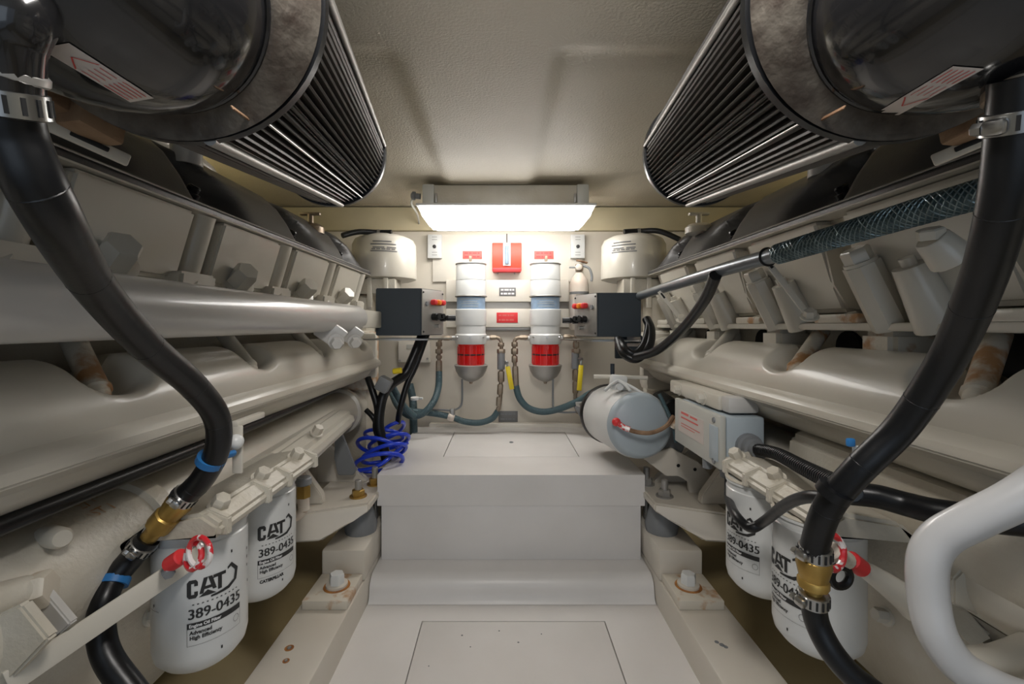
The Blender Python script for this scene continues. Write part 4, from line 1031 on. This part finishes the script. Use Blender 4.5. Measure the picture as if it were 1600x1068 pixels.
# flat bar with bracket on the lower left
t = thing('flat_bar', W(180, 960, .55), 'long flat cream bar with hanging bracket at the lower left', 'bar')
a = W(10, 1068, .50); b = W(335, 850, .70); x, y, d = frame(b-a, (0, 0, 1))
obj('bar', MB().box((a+b)/2, (.005, .030, (b-a).length), Matrix((x, y, d)).transposed(), .0015), 'eng', t)
pp = [W(x_, y_, .54) for x_, y_ in ((48, 925), (62, 918), (110, 975), (75, 1008), (50, 975))]
obj('bracket', MB().prism([(p.x, p.z) for p in pp], .54, .552, None, .002), 'pipe', t)
pp = [W(x_, y_, .50) for x_, y_ in ((-60, 985), (30, 945), (75, 1000), (10, 1068), (-80, 1130))]
obj('plate', MB().prism([(p.x, p.z) for p in pp], .50, .515, None, .003), 'engr', t)
t = thing('valve_fitting', W(20, 930, .5), 'cream pipe fitting with nut at the far lower left edge', 'fitting')
obj('body', MB().cyl(W(-30, 945, .5), W(45, 925, .54), .020, seg=20, ch=.003), 'engr', t)
obj('nut', MB().hexb(W(40, 928, .54), (.8, .3, .15), .022, .025), 'rustp', t)

# ------------------------------------------------------------------ left corner tangle
t = thing('coiled_air_line', W(600, 720, 1.75), 'bright blue coiled air line left of the white box', 'coil')
for (cx, cy, ax, ay, Y, tilt) in ((600, 680, 30, 9, 1.80, .1), (608, 690, 32, 10, 1.76, -.25), (590, 697, 32, 12, 1.72, .2), (600, 708, 36, 11, 1.70, -.3), (592, 722, 38, 13, 1.66, -.15), (612, 672, 22, 8, 1.84, -.5)):
    pts = []
    for k in range(16):
        an = 2*PI*k/16; u = math.cos(an)*ax; v = math.sin(an)*ay
        pts.append(W(cx+u*math.cos(tilt)-v*math.sin(tilt)*.6, cy+u*math.sin(tilt)+v, Y+math.sin(an)*.06))
    obj('loop', MB().tube(pts, .0075, 10, 4, closed=True), 'blue', t)
obj('end', MB().tube([W(560, 735, 1.64), W(590, 728, 1.62), W(620, 705, 1.66), W(636, 692, 1.75)], .0075, 10), 'blue', t)
t = thing('wiring_harness', W(595, 690, 1.7), 'thick black wiring harness hanging left of the white box', 'harness')
for pts, r_ in (([W(662, 518, 1.84), W(645, 560, 1.8), W(632, 585, 1.78), W(612, 600, 1.74), W(598, 620, 1.72), W(592, 660, 1.70), W(598, 690, 1.70), W(604, 720, 1.7)], .019),
                ([W(668, 520, 1.84), W(650, 570, 1.82), W(636, 600, 1.8), W(625, 640, 1.78), W(622, 660, 1.8)], .012),
                ([W(575, 590, 1.74), W(582, 610, 1.72), W(590, 640, 1.71), W(588, 670, 1.7), W(600, 700, 1.72)], .013),
                ([W(572, 640, 1.72), W(585, 655, 1.71), W(592, 680, 1.71)], .010)):
    obj('bundle', MB().tube(pts, r_, 14), 'rubber', t)
obj('connector', MB().box(W(600, 600, 1.69), (.05, .05, .055), Matrix.Rotation(.5, 3, 'Y'), .008), 'gland', t)
obj('yellow_boot', MB().cyl(W(614, 580, 1.72), W(628, 578, 1.72), .011, seg=12, ch=.002), 'yellow', t)
hose('return_hose', 'blue-grey hose crossing the black harness left of the box', [W(612, 600, 1.9), W(622, 620, 1.9), W(634, 638, 1.92), W(648, 650, 1.95)], .014, 'teal')
tie(W(648, 622, 2.0), (0, .1, -1), .016, 'white', 'white tie on the hose bundle left of the white box')
t = thing('wall_panel', W(660, 570, 2.28), 'pale square plate on the back wall behind the black harness', 'plate')
obj('plate', wbox(MB(), 622, 533, 672, 566, 2.282, .015, .003), 'board', t)
obj('handle_recess', wbox(MB(), 635, 538, 648, 545, 2.279, .004, .001), 'greyc', t)
for (x_, y_) in ((625, 563), (668, 560)): obj('screw', MB().hexb(W(x_, y_, 2.282), (0, -1, 0), .006, .006), 'zinc', t)
t = thing('belt_guard', W(535, 740, 1.6), 'dark perforated triangular guard under the left engine', 'guard')
pp = [W(x_, y_, 1.57) for x_, y_ in ((523, 680), (533, 675), (556, 735), (552, 742), (528, 742), (522, 715))]
obj('plate', MB().prism([(p.x, p.z) for p in pp], 1.57, 1.585, None, .002), 'gland', t)
t = thing('oil_pressure_sender', W(475, 760, 1.15), 'small brass sender with dark cap behind the left oil filters', 'sensor')
obj('cap', MB().cyl(W(474, 745, 1.15), W(474, 757, 1.15), .020, seg=16, ch=.003), 'gland', t)
obj('body', MB().hexb(W(474, 776, 1.15), (0, 0, 1), .018, .03), 'brass', t)
q_ = W(475, 796, 1.15); obj('stem', MB().cyl(q_, W(474, 774, 1.15), .014, seg=12), 'ext', t)
obj('feed_pipe', MB().tube([q_, q_+V(-.03, 0, -.02), V(-.66, 1.15, q_.z-.02), V(-.745, 1.15, q_.z-.02)], .012, 12), 'ext', t)
# cable loop at right control box
t = thing('cable_loop', W(985, 560, 1.6), 'thick black cable looping under the right control box', 'cable')
for dx, r_ in ((0, .016), (10, .012)):
    obj('strand', MB().tube([W(1010+dx*.2, 498, 1.68), W(1017-dx*.5, 515, 1.64), W(1014-dx, 540, 1.60), W(995-dx*.5, 560-dx*.8, 1.58), W(975, 552-dx, 1.60), W(966+dx*.3, 530, 1.66)], r_, 12), 'rubber', t)
obj('feed', MB().tube([W(1118, 430, 1.05), W(1100, 470, 1.15), W(1065, 515, 1.32), W(1025, 548, 1.48), W(990, 558, 1.58)], .014, 14), 'rubber', t)
t = thing('terminal_ladder', W(995, 550, 1.75), 'dark slotted terminal strip beneath the right control box', 'terminal')
obj('frame', wbox(MB(), 962, 524, 1004, 560, 1.78, .02, .003), 'navy', t)
for yy in (526, 536, 547): obj('slot', wbox(MB(), 980, yy, 1001, yy+5, 1.776, .004, .001), 'label', t)
